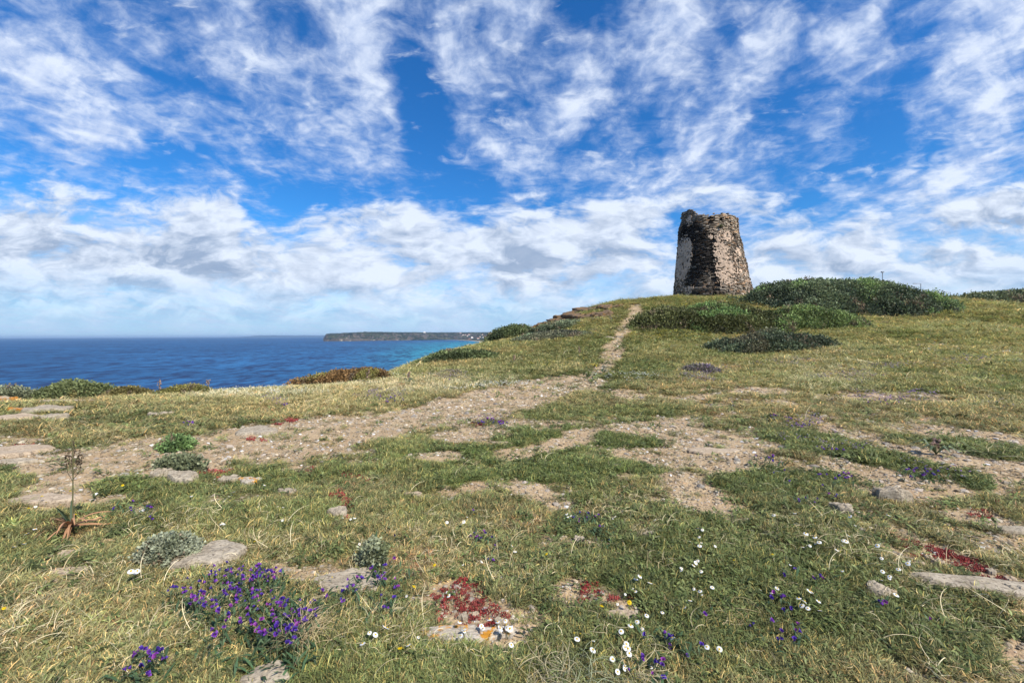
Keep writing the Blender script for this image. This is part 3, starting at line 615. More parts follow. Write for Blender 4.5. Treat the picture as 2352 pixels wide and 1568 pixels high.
# ------------------------------------------------------------------ shrubs
FOOT = []; RFOOT = []
M_TWIG = leaf_mat('shrub_twigs', False, 0, .9)
def shrub(name, label, cat, cx, cy, rx, ry, h, rz=0, c1=(.05,.065,.025), c2=(.10,.12,.045), c3=None, n=20000, pw=.62, leaf=.1, lump=.6, seed=1, group=None, rise=0.):
    g = np.random.default_rng(seed); bz = float(height(cx, cy)); root = thing(name, label, cat, (cx, cy, bz), 0, group)
    cr, sr = math.cos(rz), math.sin(rz)
    def world(X, Y): return X*cr-Y*sr, X*sr+Y*cr
    def edge(ang): return 1+.16*fbm(ang*1.1+7, ang*0+seed, seed, 3)*1.2
    def dome(X, Y):
        ang = np.arctan2(Y/ry, X/rx); q = np.hypot(X/rx, Y/ry)/(.9+.08*np.sin(ang*3+seed)+.07*np.sin(ang*5+seed*2)+.04*np.sin(ang*11+seed))*(1+.22*fbm((X+seed)/(lump*1.2), Y/(lump*1.2), seed+39, 3))
        wx, wy = world(X, Y); pr = np.clip(1-q**2.0, 0, 1)**pw
        lm = fbm((wx+cx)/lump, (wy+cy)/lump, seed+9, 3); lm2 = fbm((wx+cx)/(lump*3), (wy+cy)/(lump*3), seed+19, 2)
        lm3 = fbm((wx+cx)/(lump*.33), (wy+cy)/(lump*.33), seed+29, 2)
        z = h*pr*(1+.34*lm2) + (.48*lm+.20*lm3)*lump*np.clip(pr*2, 0, 1)*min(1, h) ; return z + height(wx+cx, wy+cy, False)-bz, q, lm, lm2
    k = int(n*1.5); t = g.random(k)*2*math.pi; q = np.sqrt(g.random(k))*1.12; X = rx*q*np.cos(t); Y = ry*q*np.sin(t)
    z, qq, lm, lm2 = dome(X, Y); keep = qq < 1.0
    X, Y, z, lm, lm2, qq = X[keep], Y[keep], z[keep], lm[keep], lm2[keep], qq[keep]; k = len(X); e = .04*max(h, .3)
    zx = (dome(X+.05, Y)[0]-z)/.05; zy = (dome(X, Y+.05)[0]-z)/.05
    N = np.stack([-zx, -zy, np.ones(k)], -1); N /= np.linalg.norm(N, axis=1)[:, None]
    wx, wy = world(X, Y); Nw = np.stack([N[:,0]*cr-N[:,1]*sr, N[:,0]*sr+N[:,1]*cr, N[:,2]], -1)
    C = np.stack([wx, wy, z], -1) + Nw*(g.random(k)**3*leaf*2.6-.6*leaf)[:, None]
    D = Nw*.75 + g.normal(size=(k, 3))*.62; D /= np.linalg.norm(D, axis=1)[:, None]          # direction each leaf spray points
    S = np.cross(D, g.normal(size=(k, 3))); S /= np.linalg.norm(S, axis=1)[:, None]
    ll = leaf*(.6+.8*g.random(k))[:, None]; lw = ll*.32
    V = np.stack([C, C+D*ll*.5+S*lw, C+D*ll, C+D*ll*.5-S*lw], 1).reshape(-1, 3)
    F = np.arange(4*k).reshape(-1, 4)
    f = np.clip(.5+lm*1.1+lm2*1.7+g.normal(size=k)*.25, 0, 1)[:, None]; col = np.array(c1)*(1-f)+np.array(c2)*f
    dd = sstep(.28, .42, fbm((wx+cx)/(lump*1.1)+14, (wy+cy)/(lump*1.1), seed+70, 3)+g.normal(size=k)*.06)[:, None]; col = col*(1-dd)+np.array([.10,.075,.05])*dd
    if c3 is not None:
        w = sstep(.12, .35, fbm((wx+cx)/(lump*2.2)+4, (wy+cy)/(lump*2.2), seed+50, 3)+g.normal(size=k)*.08)[:, None]; col = col*(1-w)+np.array(c3)*w
    col = col*(.7+1.1*g.random(k)**1.5)[:, None]*1.75+np.array([.010,.008,.0]); FOOT.append((cx, cy, rx, ry, rz))
    mesh_obj('foliage', V, F, M_LEAF, root, cols={'col': np.repeat(col, 4, 0)})
    nx = 44; xs = np.linspace(-1, 1, nx); XX, YY = np.meshgrid(xs*rx, xs*ry, indexing='ij'); zz, q2, _, _ = dome(XX.ravel(), YY.ravel())
    wx, wy = world(XX.ravel(), YY.ravel()); gz = height(wx+cx, wy+cy, False)-bz
    zz = np.where(q2 < 1, zz-leaf*.45, gz-.25)
    i = np.arange(nx-1)[:, None]; j = np.arange(nx-1)[None]; F = np.stack([i*nx+j, (i+1)*nx+j, (i+1)*nx+j+1, i*nx+j+1], -1).reshape(-1, 4)
    qf = q2.reshape(nx, nx); inside = (qf[:-1,:-1] < 1.12).ravel(); F = F[inside]
    mesh_obj('twigs', np.stack([wx, wy, zz], -1), F, M_TWIG, root, smooth=True, cols={'col': np.tile(np.array(c1)*.55+np.array([.008,.006,.003]), (nx*nx, 1))})
    return root
def px_shrub(name, label, cat, x0, x1, ytop, Y, ry, **k):            # spans columns x0..x1, its top reaches row ytop
    a, b = at(x0, 770, Y), at(x1, 770, Y); cx = (a[0]+b[0])/2; rx = (b[0]-a[0])/2*1.06
    top = at((x0+x1)/2, ytop, Y)[2]; h = top-float(height(cx, Y)); return shrub(name, label, cat, cx, Y, rx, ry, max(h, .15), **k)
DG = dict(c1=(.030,.042,.022), c2=(.085,.105,.045)); OL = dict(c1=(.04,.045,.018), c2=(.12,.12,.04))
px_shrub('shrub', 'largest dark green wind pruned shrub, forming the tall mound right of the tower', 'shrub', 1700, 2145, 650, 40, 6.4, c1=(.030,.042,.026), c2=(.085,.105,.055), c3=(.12,.17,.06), n=70000, leaf=.17, lump=1.0, seed=3, pw=.85)
px_shrub('shrub', 'dark brownish green spreading shrub beside the top of the footpath', 'shrub', 1448, 1830, 708, 29.6, 3.4, c1=(.030,.034,.012), c2=(.075,.08,.03), c3=(.10,.15,.05), n=34000, leaf=.13, lump=.7, seed=5)
px_shrub('shrub', 'brighter green spreading shrub in front of the tall mound', 'shrub', 1740, 1992, 715, 30.2, 2.8, c1=(.045,.06,.02), c2=(.12,.16,.055), n=24000, leaf=.13, lump=.7, seed=6)
px_shrub('shrub', 'low grey green shrub with brown right end, nearest below the mound', 'shrub', 1632, 1922, 769, 21.2, 1.3, c1=(.032,.042,.026), c2=(.085,.105,.06), c3=(.07,.065,.04), n=20000, leaf=.10, lump=.5, seed=7)
px_shrub('shrub', 'dark low shrub on the slope left of the footpath under the ledges', 'shrub', 1165, 1355, 763, 27.5, 2.0, c1=(.035,.036,.028), c2=(.09,.09,.055), c3=(.10,.13,.07), n=16000, leaf=.10, lump=.5, seed=8)
px_shrub('shrub', 'dark green low shrub on the seaward slope above the red brown shrub', 'shrub', 955, 1150, 808, 20.8, 1.2, c1=(.03,.04,.018), c2=(.09,.11,.045), n=16000, leaf=.10, lump=.45, seed=9)
px_shrub('shrub', 'small dark shrub on the skyline of the seaward slope', 'shrub', 1110, 1225, 760, 35.0, 1.4, n=9000, leaf=.12, lump=.5, seed=10, **DG)
px_shrub('shrub', 'olive shrub just below the lichened ledges', 'shrub', 1215, 1340, 752, 33.5, 1.2, c1=(.04,.05,.03), c2=(.12,.14,.08), n=8000, leaf=.12, lump=.5, seed=31)
px_shrub('shrub', 'red brown heath shrub at the cliff edge with yellow flowers at its foot', 'shrub', 655, 905, 856, 16.0, 1.1, c1=(.06,.036,.016), c2=(.125,.072,.03), c3=(.11,.10,.03), n=18000, leaf=.07, lump=.35, seed=11)
px_shrub('shrub', 'grey green bush at the cliff edge, tallest at far left', 'shrub', 60, 270, 890, 12.6, .6, c1=(.04,.05,.022), c2=(.09,.105,.045), c3=(.12,.085,.03), n=13000, leaf=.06, lump=.28, seed=12)
px_shrub('shrub', 'low dark bush running out of the left edge above the sea', 'shrub', -160, 110, 896, 12.4, .7, c1=(.045,.05,.03), c2=(.14,.15,.09), n=11000, leaf=.06, lump=.28, seed=13)
px_shrub('shrub', 'small olive brown bush at the cliff edge, second from the left', 'shrub', 245, 345, 892, 12.6, .5, c1=(.06,.05,.018), c2=(.14,.12,.045), n=7000, leaf=.05, lump=.22, seed=14)
px_shrub('shrub', 'olive brown bush at the cliff edge beside the tall thin stalk', 'shrub', 350, 492, 889, 12.9, .5, c1=(.06,.058,.018), c2=(.15,.135,.045), n=9000, leaf=.05, lump=.22, seed=15)
px_shrub('shrub', 'small purple grey bush alone in the grass of the middle field', 'shrub', 1568, 1645, 843, 15.6, .45, c1=(.05,.055,.03), c2=(.12,.10,.09), c3=(.14,.10,.16), n=5000, leaf=.07, lump=.25, seed=16)
px_shrub('cushion_plant', 'silvery grey cushion plant left of the large purple flower clump', 'plant', 315, 455, 1256, 3.02, .13, c1=(.08,.09,.055), c2=(.17,.18,.125), n=9000, leaf=.022, lump=.09, seed=17)
px_shrub('cushion_plant', 'small grey green cushion plant above the tan slab', 'plant', 822, 880, 1290, 2.95, .07, c1=(.07,.08,.04), c2=(.15,.16,.10), n=1800, leaf=.026, lump=.06, seed=18)
px_shrub('cushion_plant', 'grey green cushion plant above the pair of pale rocks', 'plant', 350, 465, 1078, 5.1, .12, c1=(.08,.09,.05), c2=(.20,.20,.13), n=2600, leaf=.035, lump=.09, seed=19)
px_shrub('cushion_plant', 'bright green cushion plant on the gravel path', 'plant', 365, 435, 1043, 6.0, .20, c1=(.05,.08,.03), c2=(.13,.20,.07), n=2600, leaf=.04, lump=.1, seed=20)
for i, (x0, x1, yt, Y, ry, lb) in enumerate([(2165,2420,677,100,8,'nearest dark scrub bush on the distant rise at the right edge'),(2230,2520,671,112,8,'tallest dark scrub bush on the distant rise at the right edge'),(2150,2290,684,108,6,'small dark scrub bush at the left end of the distant rise'),(2400,2700,668,106,9,'dark scrub bush running out of the frame on the distant rise')]):
    px_shrub('shrub', lb, 'shrub', x0, x1, yt, Y, ry, c1=(.025,.036,.022), c2=(.075,.09,.045), c3=(.09,.10,.045), n=14000, leaf=.42, lump=2.2, seed=40+i, group='scrub on the distant rise')

# ------------------------------------------------------------------ rocks
def rock(name, label, px, py, wpx, dpt, th, mat, rz=0., seed=0, sink=.5, tilt=(0,0), jag=.25, cat='rock', group=None, ht=None):
    """flat topped stone: wpx = its width in the picture, dpt = depth/width, th = thickness in metres above the ground"""
    p = hit(px, py); w = wpx/FP*p.y/2; d = w*dpt; g = np.random.default_rng(seed+100)
    n = 30; ph = np.arange(n)*2*math.pi/n; k1, k2, k3 = g.random(3)*6.28
    ol = 1+jag*(.5*np.sin(ph*2+k1)*.6+.45*np.sin(ph*3+k2)+.35*np.sin(ph*5+k3))+.05*g.normal(size=n)
    rings = [(1.02,-1.6),(1.03,.25),(.985,.78),(.93,.97),(.78,1.03),(.55,1.0),(.3,1.02),(.1,1.0)]; V = []
    for (q, z) in rings:
        for k in range(n):
            x = w*q*ol[k]*math.cos(ph[k]); y = d*q*ol[k]*math.sin(ph[k])
            zz = th*z + (th*.40*float(fbm(x/w*1.7+seed, y/w*1.7, 51+seed, 3)) if z > .5 else 0) + (th*.10*round(float(fbm(x/w*2.5, y/w*2.5, 81+seed, 2))*4)/2 if z > .9 else 0)
            V.append((x, y, zz+x*tilt[0]+y*tilt[1]))
    V.append((0, 0, th)); m = len(rings)
    F = [(i*n+k, i*n+(k+1)%n, (i+1)*n+(k+1)%n, (i+1)*n+k) for i in range(m-1) for k in range(n)] + [((m-1)*n+k, (m-1)*n+(k+1)%n, m*n) for k in range(n)]
    o = mesh_obj(name, V, F, mat, smooth=False); o.location = (p.x, p.y, p.z - th*.15); o.rotation_euler = (0, 0, R(rz)); RFOOT.append((p.x, p.y, w, d, R(rz))); return tag(o, label, cat, group)
ROCKS = [
 ('flat pale slab behind the large purple flower clump, orange lichen at its foot', 482,1279,128,.75,.045,M_ROCK,-4,1),
 ('tan grey slab right of the large purple flower clump', 806,1338,135,.62,.022,M_ROCK,-8,2),
 ('ochre grey slab below the red stonecrop patch, behind the daisies', 1062,1461,190,.26,.028,M_ROCKL,3,3),
 ('small yellowish slab below the right hand stonecrop patch', 1425,1419,84,.42,.02,M_ROCKS,2,4),
 ('pale rounded rock touching the small red stonecrop clump', 776,1182,40,.95,.05,M_ROCK,40,5),
 ('smaller pale grey rock of the pair by the near edge of the path', 371,1092,40,.75,.07,M_ROCK,0,6),
 ('larger weathered pale rock of the pair by the near edge of the path', 420,1105,78,.5,.075,M_ROCK,-24,7),
 ('small grey rock left of the orange spotted one near the path', 530,1105,44,.6,.05,M_ROCK,0,8),
 ('grey rock with an orange lichen spot near the path', 575,1110,50,.6,.05,M_ROCKL,-10,9),
 ('small half buried rock in the turf right of the path rocks', 660,1133,42,.5,.035,M_ROCK,-15,10),
 ('flat grey brown slab set in the far edge of the path', 590,993,84,.75,.05,M_ROCK,-30,11),
 ('small pale slab in the grass beyond the path, with red stonecrop below', 368,958,46,.55,.07,M_ROCK,0,12),
 ('long pale slab at the left edge beyond the path', 40,966,104,.5,.07,M_ROCKS,0,13),
 ('pale slab right of the long slab beyond the path', 118,964,62,.6,.07,M_ROCK,8,14),
 ('bright orange lichen covered rock at the left edge of the picture', 12,927,62,.35,.17,M_ROCKO,-8,15),
 ('orange lichen streaked rock in the left group beyond the path', 44,946,52,.4,.08,M_ROCKO,-5,16),
 ('grey slab right of the orange streaked rock', 108,943,96,.5,.06,M_ROCK,-4,17),
 ('sandy flat rock low in the grass before the cliff bushes', 160,925,140,.35,.04,M_ROCKS,-3,18),
 ('broad flat bedrock slab at the left edge of the path', 20,1040,150,.55,.05,M_ROCKS,-5,19),
 ('grey slab below the broad slab at the left edge of the path', 30,1066,80,.4,.05,M_ROCK,4,20),
 ('smooth sandy bedrock flat left of the brown squill plant', 95,1150,150,.32,.025,M_ROCKS,4,21),
 ('blocky dark ended rock standing on the turf at the right', 2048,1150,72,.45,.11,M_ROCK,-8,22),
 ('pale boulder left of the blocky dark ended rock', 1934,1174,42,.8,.06,M_ROCK,0,23),
 ('jagged grey rock in the green turf below the long slab', 2015,1366,46,.8,.05,M_ROCK,20,24),
 ('small stone touching the jagged grey rock', 2046,1369,22,.8,.03,M_ROCKS,0,25),
 ('long pale grey slab slanting out of the right edge under the red stonecrop', 2262,1350,270,.20,.035,M_ROCK,-15,26),
 ('pale slab at the right edge above the red stonecrop', 2335,1222,76,.35,.03,M_ROCK,-4,27),
 ('rough pale rock at the bottom edge below the straw tussock', 612,1562,100,.6,.03,M_ROCK,0,28),
 ('ochre bedrock flat in the middle of the gravel area', 1640,1036,110,.35,.02,M_ROCKS,0,29),
 ('small sandy slab left of the gravel hollow', 1150,1021,46,.45,.03,M_ROCKS,-10,30),
 ('sandy flat rock with red stonecrop right of its end', 950,1138,46,.4,.025,M_ROCKS,-12,31),
 ('pinkish stone upper left on the red stonecrop strip', 2113,1301,20,.8,.03,M_ROCKS,0,32),
 ('angular stone above the end of the long grey slab', 2134,1289,18,.8,.03,M_ROCKS,30,33),
 ('pointed pinkish stone on the red stonecrop strip', 2157,1303,26,.7,.04,M_ROCKS,-30,34),
 ('flat brown stone among the red stonecrop near the right edge', 2320,1335,22,.7,.025,M_ROCKS,-20,35),
 ('rounded grey stone against the long grey slab', 2330,1361,30,.7,.035,M_ROCK,-20,36),
 ('small grey stone behind the red stonecrop strip', 2276,1316,20,.7,.025,M_ROCK,0,37),
 ('grey oval stone in the red stonecrop patch', 1064,1421,20,.8,.02,M_ROCK,10,38),
 ('mauve stone right of the grey oval stone', 1093,1417,17,.8,.02,M_ROCKS,0,39),
 ('dark stone at the right end of the red stonecrop patch', 1145,1433,18,.8,.02,M_ROCK,0,40),
 ('pale rock in the turf between purple flowers and gravel', 1495,1233,36,.6,.03,M_ROCK,10,41),
 ('small grey rock left in the stony streak below the purple flowers', 1330,1244,24,.6,.03,M_ROCK,-10,42),
 ('small flat rock in the dry grass under the brown squill plant', 165,1315,80,.35,.02,M_ROCKS,6,43),
 ('low sandy slab hidden in grass near the left edge', 155,1272,40,.4,.02,M_ROCKS,0,44),
 ('slab of dark stone lying on the right hand gravel', 1862,1113,26,.6,.03,M_ROCK,0,45),
 ('grey stone on the far right gravel', 2290,1030,24,.6,.04,M_ROCK,0,46),
]
for (lb, px, py, w, d, th, m, rz, sd) in ROCKS: k_ = (1.1 if m == M_ROCKO else 1.5) if py < 1000 and px < 400 else 1.15; rock('rock', lb, px, py, w*1.06, d*(1.5 if k_ > 1.5 else 1.1), th*k_, m, rz, sd)

# rock ledges on the hill
def ledge(label, px0, px1, py0, py1, Y0, Y1, slabs, seed):
    a, b = at(px0, py0, Y0), at(px1, py1, Y1); root = thing('rock_ledge', label, 'rock', ((a[0]+b[0])/2, (Y0+Y1)/2, (a[2]+b[2])/2)); g = np.random.default_rng(seed)
    ang = math.atan2(b[1]-a[1], b[0]-a[0])
    for i in range(slabs):
        t = (i+.5)/slabs; q_ = hit(px0*(1-t)+px1*t, py0*(1-t)+py1*t+g.uniform(-2,2)); p = np.array(q_)-np.array(root.location); L = np.linalg.norm(b-a)/slabs*g.uniform(.5, 1.15); D = g.uniform(.45, 1.25); T = g.uniform(.10, .26)
        n = 22; ph = np.arange(n)*2*math.pi/n; V = []; k1, k2 = g.random(2)*6
        for q, z in ((.82,-4.5),(.80,-1.2),(.98,-.5),(1.03,.3),(.96,.85),(.7,1.0),(.3,1.08)):
            for k in range(n):
                e = abs(math.cos(ph[k]))**.5*math.copysign(1, math.cos(ph[k])); s_ = abs(math.sin(ph[k]))**.6*math.copysign(1, math.sin(ph[k]))
                x = L*q*e*(1+.12*math.sin(3*ph[k]+k1)); y = D*q*s_*(1+.15*math.sin(4*ph[k]+k2))
                V.append((x+.10*float(fbm(z*3, k*.7, seed+i, 2)), y+.12*float(fbm(k*.8, z*3, seed+i+9, 2)), z*T + .20*float(fbm(x*1.6+i*3, y*1.6, seed, 3)) + x*g.uniform(-.004,.004)))
        V.append((0, 0, T*1.1)); m = 7
        F = [(r_*n+k, r_*n+(k+1)%n, (r_+1)*n+(k+1)%n, (r_+1)*n+k) for r_ in range(m-1) for k in range(n)] + [((m-1)*n+k, (m-1)*n+(k+1)%n, m*n) for k in range(n)]
        o = mesh_obj('slab', V, F, M_LEDGE, root); o.location = p + np.array([0, D*.45, (.26+g.uniform(-.14,.14))]); RFOOT.append((q_.x, q_.y-.1, L*1.1, D*1.15, ang)); o.rotation_euler = (g.uniform(.02,.10), -.14+g.uniform(-.06,.05), ang+g.uniform(-.5,.5))
    return root
ledge('upper dark overhanging rock ledge on the hill left of the footpath', 1282, 1415, 722, 709, 39, 42, 8, 1)
ledge('lower orange lichened rock ledge with a dark undercut left of the footpath', 1262, 1398, 741, 728, 36, 38, 9, 2)
ledge('tan boulders at the seaward end of the lichened ledges', 1215, 1262, 752, 746, 36.5, 36, 4, 3)
for i, (px, py, w, lb) in enumerate([(1398,778,22,'low worn rock step at the lower left of the steep path'),(1425,776,18,'low worn rock step at the right of the steep path'),(1466,702,16,'small dark rock at the top of the path')]):
    rock('rock', lb, px, py, w, .4, .14, M_ROCK, 0, 60+i)

# ------------------------------------------------------------------ street lamps and mast behind the hill
mm, g_ = new_mat('galvanised_steel'); finish(mm, g_, (.22,.25,.28), .5); M_STEEL = mm
def lamp(px, ptop, Y, label, arm=-1, mast=False, th=.09):
    top = at(px, ptop, Y); gz = float(height(top[0], Y))-.3; hgt = top[2]-gz
    if mast: root = thing('camera_mast', label, 'mast', (top[0], Y, gz))
    else: root = thing('street_lamp', label, 'street lamp', (top[0], Y, gz), 0, 'street lamps behind the hill')
    b = MB(); b.tube([(0,0,0),(0,0,hgt)], [th*1.3, th*.8], 8); b.build('pole', M_STEEL, root)
    if mast:
        b = MB(); b.box((0,0,hgt+.12), (.45,.4,.25)); b.build('camera_housing', M_STEEL, root)
        b = MB(); b.box((-.6,0,hgt-1.9), (1.1,.08,.08)); b.build('bracket', M_STEEL, root)
        b = MB(); b.box((-1.1,0,hgt-1.95), (.5,.5,.7)); b.build('equipment_box', M_STEEL, root)
    else:
        b = MB(); b.tube([(0,0,hgt-.05),(arm*.9,0,hgt+.0)], .05, 6); b.build('arm', M_STEEL, root)
        b = MB(); b.box((arm*1.35,0,hgt+.0), (1.0,.32,.12)); b.build('lamp_head', M_STEEL, root)
lamp(2027, 626, 95, 'tall mast with camera housing and box behind the big shrub mound', mast=True)
lamp(2115, 651, 105, 'tallest street lamp, right of the mast behind the mound')
lamp(2087, 661, 125, 'street lamp between the mast and the tallest lamp')
lamp(2078, 667, 150, 'smallest street lamp just left of the middle one', th=.08)
lamp(2183, 671, 125, 'lone street lamp over the dip before the distant rise', th=.08)
lamp(2292, 668, 140, 'street lamp barely showing above the distant rise', th=.08)
lamp(1774, 661, 90, 'street lamp close to the right foot of the tower', arm=1)

# ------------------------------------------------------------------ village on the far shore
mw, g_ = new_mat('house_wall'); finish(mw, g_, g_.attr('col'), .9); mr, g_ = new_mat('house_roof'); finish(mr, g_, g_.attr('col'), .9)
r5 = np.random.default_rng(12)
def house(px, Y, w, wall, roof, label, group=None):
    u = (px-CXP)/FP; z = float(hl_height(np.array(u), np.array(float(Y)))); root = thing('house', label, 'house', (u*Y, Y, z-2), r5.uniform(-.5,.5), group)
    h = w*.45; d = w*.7
    b = MB(); b.box((0,0,h/2+1), (w,d,h+2), 0, wall); b.build('wall', mw, root)
    b = MB(); x, y, z0, z1 = w/2+.8, d/2+.8, h+2.01, h+2+w*.22
    b.add([(-x,-y,z0),(x,-y,z0),(x,y,z0),(-x,y,z0),(-x*.9,0,z1),(x*.9,0,z1)], [(0,1,5,4),(2,3,4,5),(1,2,5),(3,0,4),(0,3,2,1)], roof); b.build('roof', mr, root)
    for s in (-.28, .28): b = MB(); b.box((s*w, -d/2-.04, h*.55+1), (w*.12, .1, h*.35), 0, (.05,.05,.06)); b.build('window', mw, root)
for i in range(30):
    px = float(np.interp(r5.random(), [0,1], [1055,1165])) if i > 5 else float(r5.uniform(1075,1110)); ys = np.interp(px, HL[:,0], HL[:,1]); Y = max(ys+r5.uniform(250, 1700), 4300)
    red = r5.random() < .55
    house(px, Y, r5.uniform(13, 24), (.62,.52,.44) if red else (.72,.68,.62), (.40,.17,.11) if r5.random() < .65 else (.5,.42,.36), 'small pale far house with tiled roof in the seaside village', 'houses of the seaside village')
house(975, 6200, 30, (.75,.73,.68), (.6,.56,.5), 'lone white house on the green slope of the headland')

# ------------------------------------------------------------------ single flowering plants
r8 = np.random.default_rng(21)
def head_mesh(petals, R0, R1, wd, col, droop, n2=1):
    b = MB()
    for k in range(petals):
        a = 2*math.pi*k/petals+r8.uniform(-.06,.06); ca, sa = math.cos(a), math.sin(a); dz = droop*r8.uniform(.6,1.3)
        pts = [(ca*R0, sa*R0, 0), (ca*(R0+R1)/2, sa*(R0+R1)/2, dz*.35), (ca*R1, sa*R1, dz)]
        b.ribbon(pts, [wd*.5, wd, wd*.55], (-sa, ca, 0), np.array(col)*r8.uniform(.88,1.05))
    return b
def disc_mesh(r, col, z=.002):
    b = MB(); n = 7; V = [(0,0,z+r*.5)]+[(r*.7*math.cos(k*6.283/n), r*.7*math.sin(k*6.283/n), z+r*.35) for k in range(n)]+[(r*math.cos(k*6.283/n), r*math.sin(k*6.283/n), z-r*.1) for k in range(n)]
    b.add(V, [(0,1+k,1+(k+1)%n) for k in range(n)]+[(1+k,1+n+k,1+n+(k+1)%n,1+(k+1)%n) for k in range(n)], col); return b
def make_daisy(name, pet, disc, petals, R1, stem=.085):
    root = thing(name, '', 'flower')
    b = MB(); b.tube([(0,0,0),(.006,.002,stem*.5),(.002,.0,stem)], .0011, 4, (.10,.15,.04)); b.build('stem', M_LEAF, root)
    o = head_mesh(petals, .003, R1, R1*.46, pet, -.003).build('petals', M_PETAL, root); o.location = (0,0,stem); o.rotation_euler = (.35, .1, 0)
    o = disc_mesh(R1*.36, disc).build('disc', M_PETAL, root); o.location = (0,0,stem); o.rotation_euler = (.35, .1, 0)
    return root
daisy0 = make_daisy('daisy', (.80,.80,.78), (.75,.48,.02), 15, .0165)
yell0 = make_daisy('yellow_flower', (.75,.55,.01), (.62,.36,.0), 12, .013)
def place(proto, pts, fx, sc, group, label, cat, first=[True, True]):
    for (x, y) in pts:
        px, py = fx(x, y); p = hit(px, py)
        o = copy_tree(proto); o.location = (p.x, p.y, p.z-.004); s = sc*r8.uniform(.38,.78)*(1+.02*p.length); o.scale = (s, s, s*r8.uniform(.7,1.5)); o.rotation_euler = (r8.uniform(-.35,.3), r8.uniform(-.35,.35), r8.uniform(-3,3))
        tag(o, label, cat, group)
def crop(x0, y0, s): return lambda x, y: ((x0+x/s)/1.0884, (y0+y/s)/1.0884)
C2 = crop(600,1250,3.136); C3 = crop(1300,1250,3.431); C4 = crop(1900,1150,2.815); C1 = crop(0,1100,2.583)
place(daisy0, [(1040,1150),(1095,1155),(1110,1090),(985,1190),(980,1150),(1400,1125),(1340,1225)], C2, 1.25, 'big daisies left of the ochre slab', 'large white daisy with yellow centre in the front grass, left of the ochre slab', 'daisy')
place(daisy0, [(1730,1075),(1780,1100),(1895,1070),(2000,1040),(2030,1045),(2060,1050),(2090,1075),(2005,1105),(2065,1130),(2015,1050),(2048,1058),(2075,1062),(2100,1090),(2120,1080),(2030,1120),(1745,1090),(1905,1085),(2140,1060),(2110,1110),(2095,1230),(1750,1140),(2040,1065),(1535,1100)], C2, 1.15, 'daisies around the ochre slab', 'white daisy in the cluster at the right end of the ochre slab', 'daisy')
place(daisy0, [(1310,780),(1640,755),(940,395),(930,380),(320,200),(885,205),(915,205),(905,195),(1745,225),(1760,245),(1780,160),(1620,195),(1620,245),(2110,440),(2145,440),(1885,520),(1745,570),(1660,855),(795,180),(350,95),(300,90)], C2, 1.0, 'daisies in the middle turf', 'small white daisy in the turf above the red stonecrop patch', 'daisy')
place(daisy0, [(468,1280),(620,1258),(895,1245),(985,1218),(1035,1160),(1000,1095),(915,1325),(905,1345),(850,1410),(788,1425),(815,1552),(865,1560),(940,1548),(875,1500),(1135,1510),(1330,1335),(1115,1115),(625,1430),(1710,1345),(1590,1385),(1245,1030)], C3, 1.2, 'daisies at the bottom edge', 'white daisy with yellow centre in the green grass at the bottom edge', 'daisy')
place(daisy0, [(1440,1000),(1450,945),(1515,850),(1530,858),(1548,850),(1655,815),(1385,660),(1395,680),(1480,630),(1470,610),(1580,710),(1560,410),(1548,400),(1500,375),(1495,410),(1450,420),(1535,465),(1540,325),(1525,330),(1000,805),(965,800),(1095,790),(1010,750),(1115,745),(845,962),(905,858),(985,862),(1520,570),(2045,850),(2175,860),(2165,830),(1670,450)], C3, 1.15, 'daisies in the lush green turf', 'white daisy in the lush green turf right of the small red patch', 'daisy')
place(daisy0, [(2170,205),(2165,190),(540,380),(770,270),(1165,235),(820,190),(800,195),(385,185),(400,200),(445,190),(240,525)], C3, .95, 'daisies by the stony streak', 'small white daisy near the stony streak in the middle turf', 'daisy')
place(daisy0, [(90,445),(95,460),(905,455),(665,500),(675,495),(230,440),(610,588),(385,625),(370,625),(405,645),(395,635),(315,662),(355,665),(345,655),(430,650),(585,640),(575,632),(620,660),(650,690),(540,690),(830,695),(855,700),(845,692),(865,750),(1040,795),(1060,780),(1050,800),(985,845),(870,855),(890,880),(880,860),(900,870)], C4, 1.15, 'daisies left of the stonecrop strip', 'white daisy in the loose row left of the red stonecrop strip', 'daisy')
place(daisy0, [(880,935),(940,1015),(315,1000),(350,1035),(310,1095),(355,1125),(415,1128),(410,1070),(255,1095),(570,840),(220,790),(1370,285),(245,1075)], C4, 1.2, 'daisies in the lower right turf', 'white daisy in the lower right turf near the jagged grey rock', 'daisy')
place(daisy0, [(865,940),(880,945),(850,935)], C1, 1.4, 'daisies left of the purple clump', 'white daisy beside the left edge of the large purple clump', 'daisy')
place(daisy0, [(205,645),(185,680),(120,755),(235,465),(190,760)], C1, 1.3, 'daisies at the far left', 'white daisy near the brown squill plant', 'daisy')
place(daisy0, [(1430,595),(1445,600),(1435,620),(1450,590),(1220,410),(1470,385),(1500,375),(1525,370),(1510,385),(950,857),(1265,200),(1275,195),(1705,345),(1705,262),(400,385),(1375,285),(1390,280)], C1, 1.0, 'daisies in the left turf', 'small white daisy in the dry turf left of centre', 'daisy')
place(yell0, [(1645,708),(450,380),(527,385),(115,365),(815,350),(495,523),(728,565),(45,1145),(245,435),(290,445),(220,500)], C1, 1.25, 'yellow flowers at left', 'small yellow flower in the left turf', 'flower')
place(yell0, [(710,690),(1525,592),(1260,1270),(1258,1355),(1340,765),(1845,160)], C2, 1.2, 'yellow flowers in the middle', 'small yellow flower in the turf below the middle', 'flower')
place(yell0, [(245,555),(697,1018),(540,1240),(453,1203),(918,980),(2115,580),(1860,580)], C3, 1.3, 'yellow flowers at right', 'small yellow flower in the lower right turf', 'flower')
for p_ in (daisy0, yell0):
    for ch in list(p_.children): bpy.data.objects.remove(ch)
    bpy.data.objects.remove(p_)

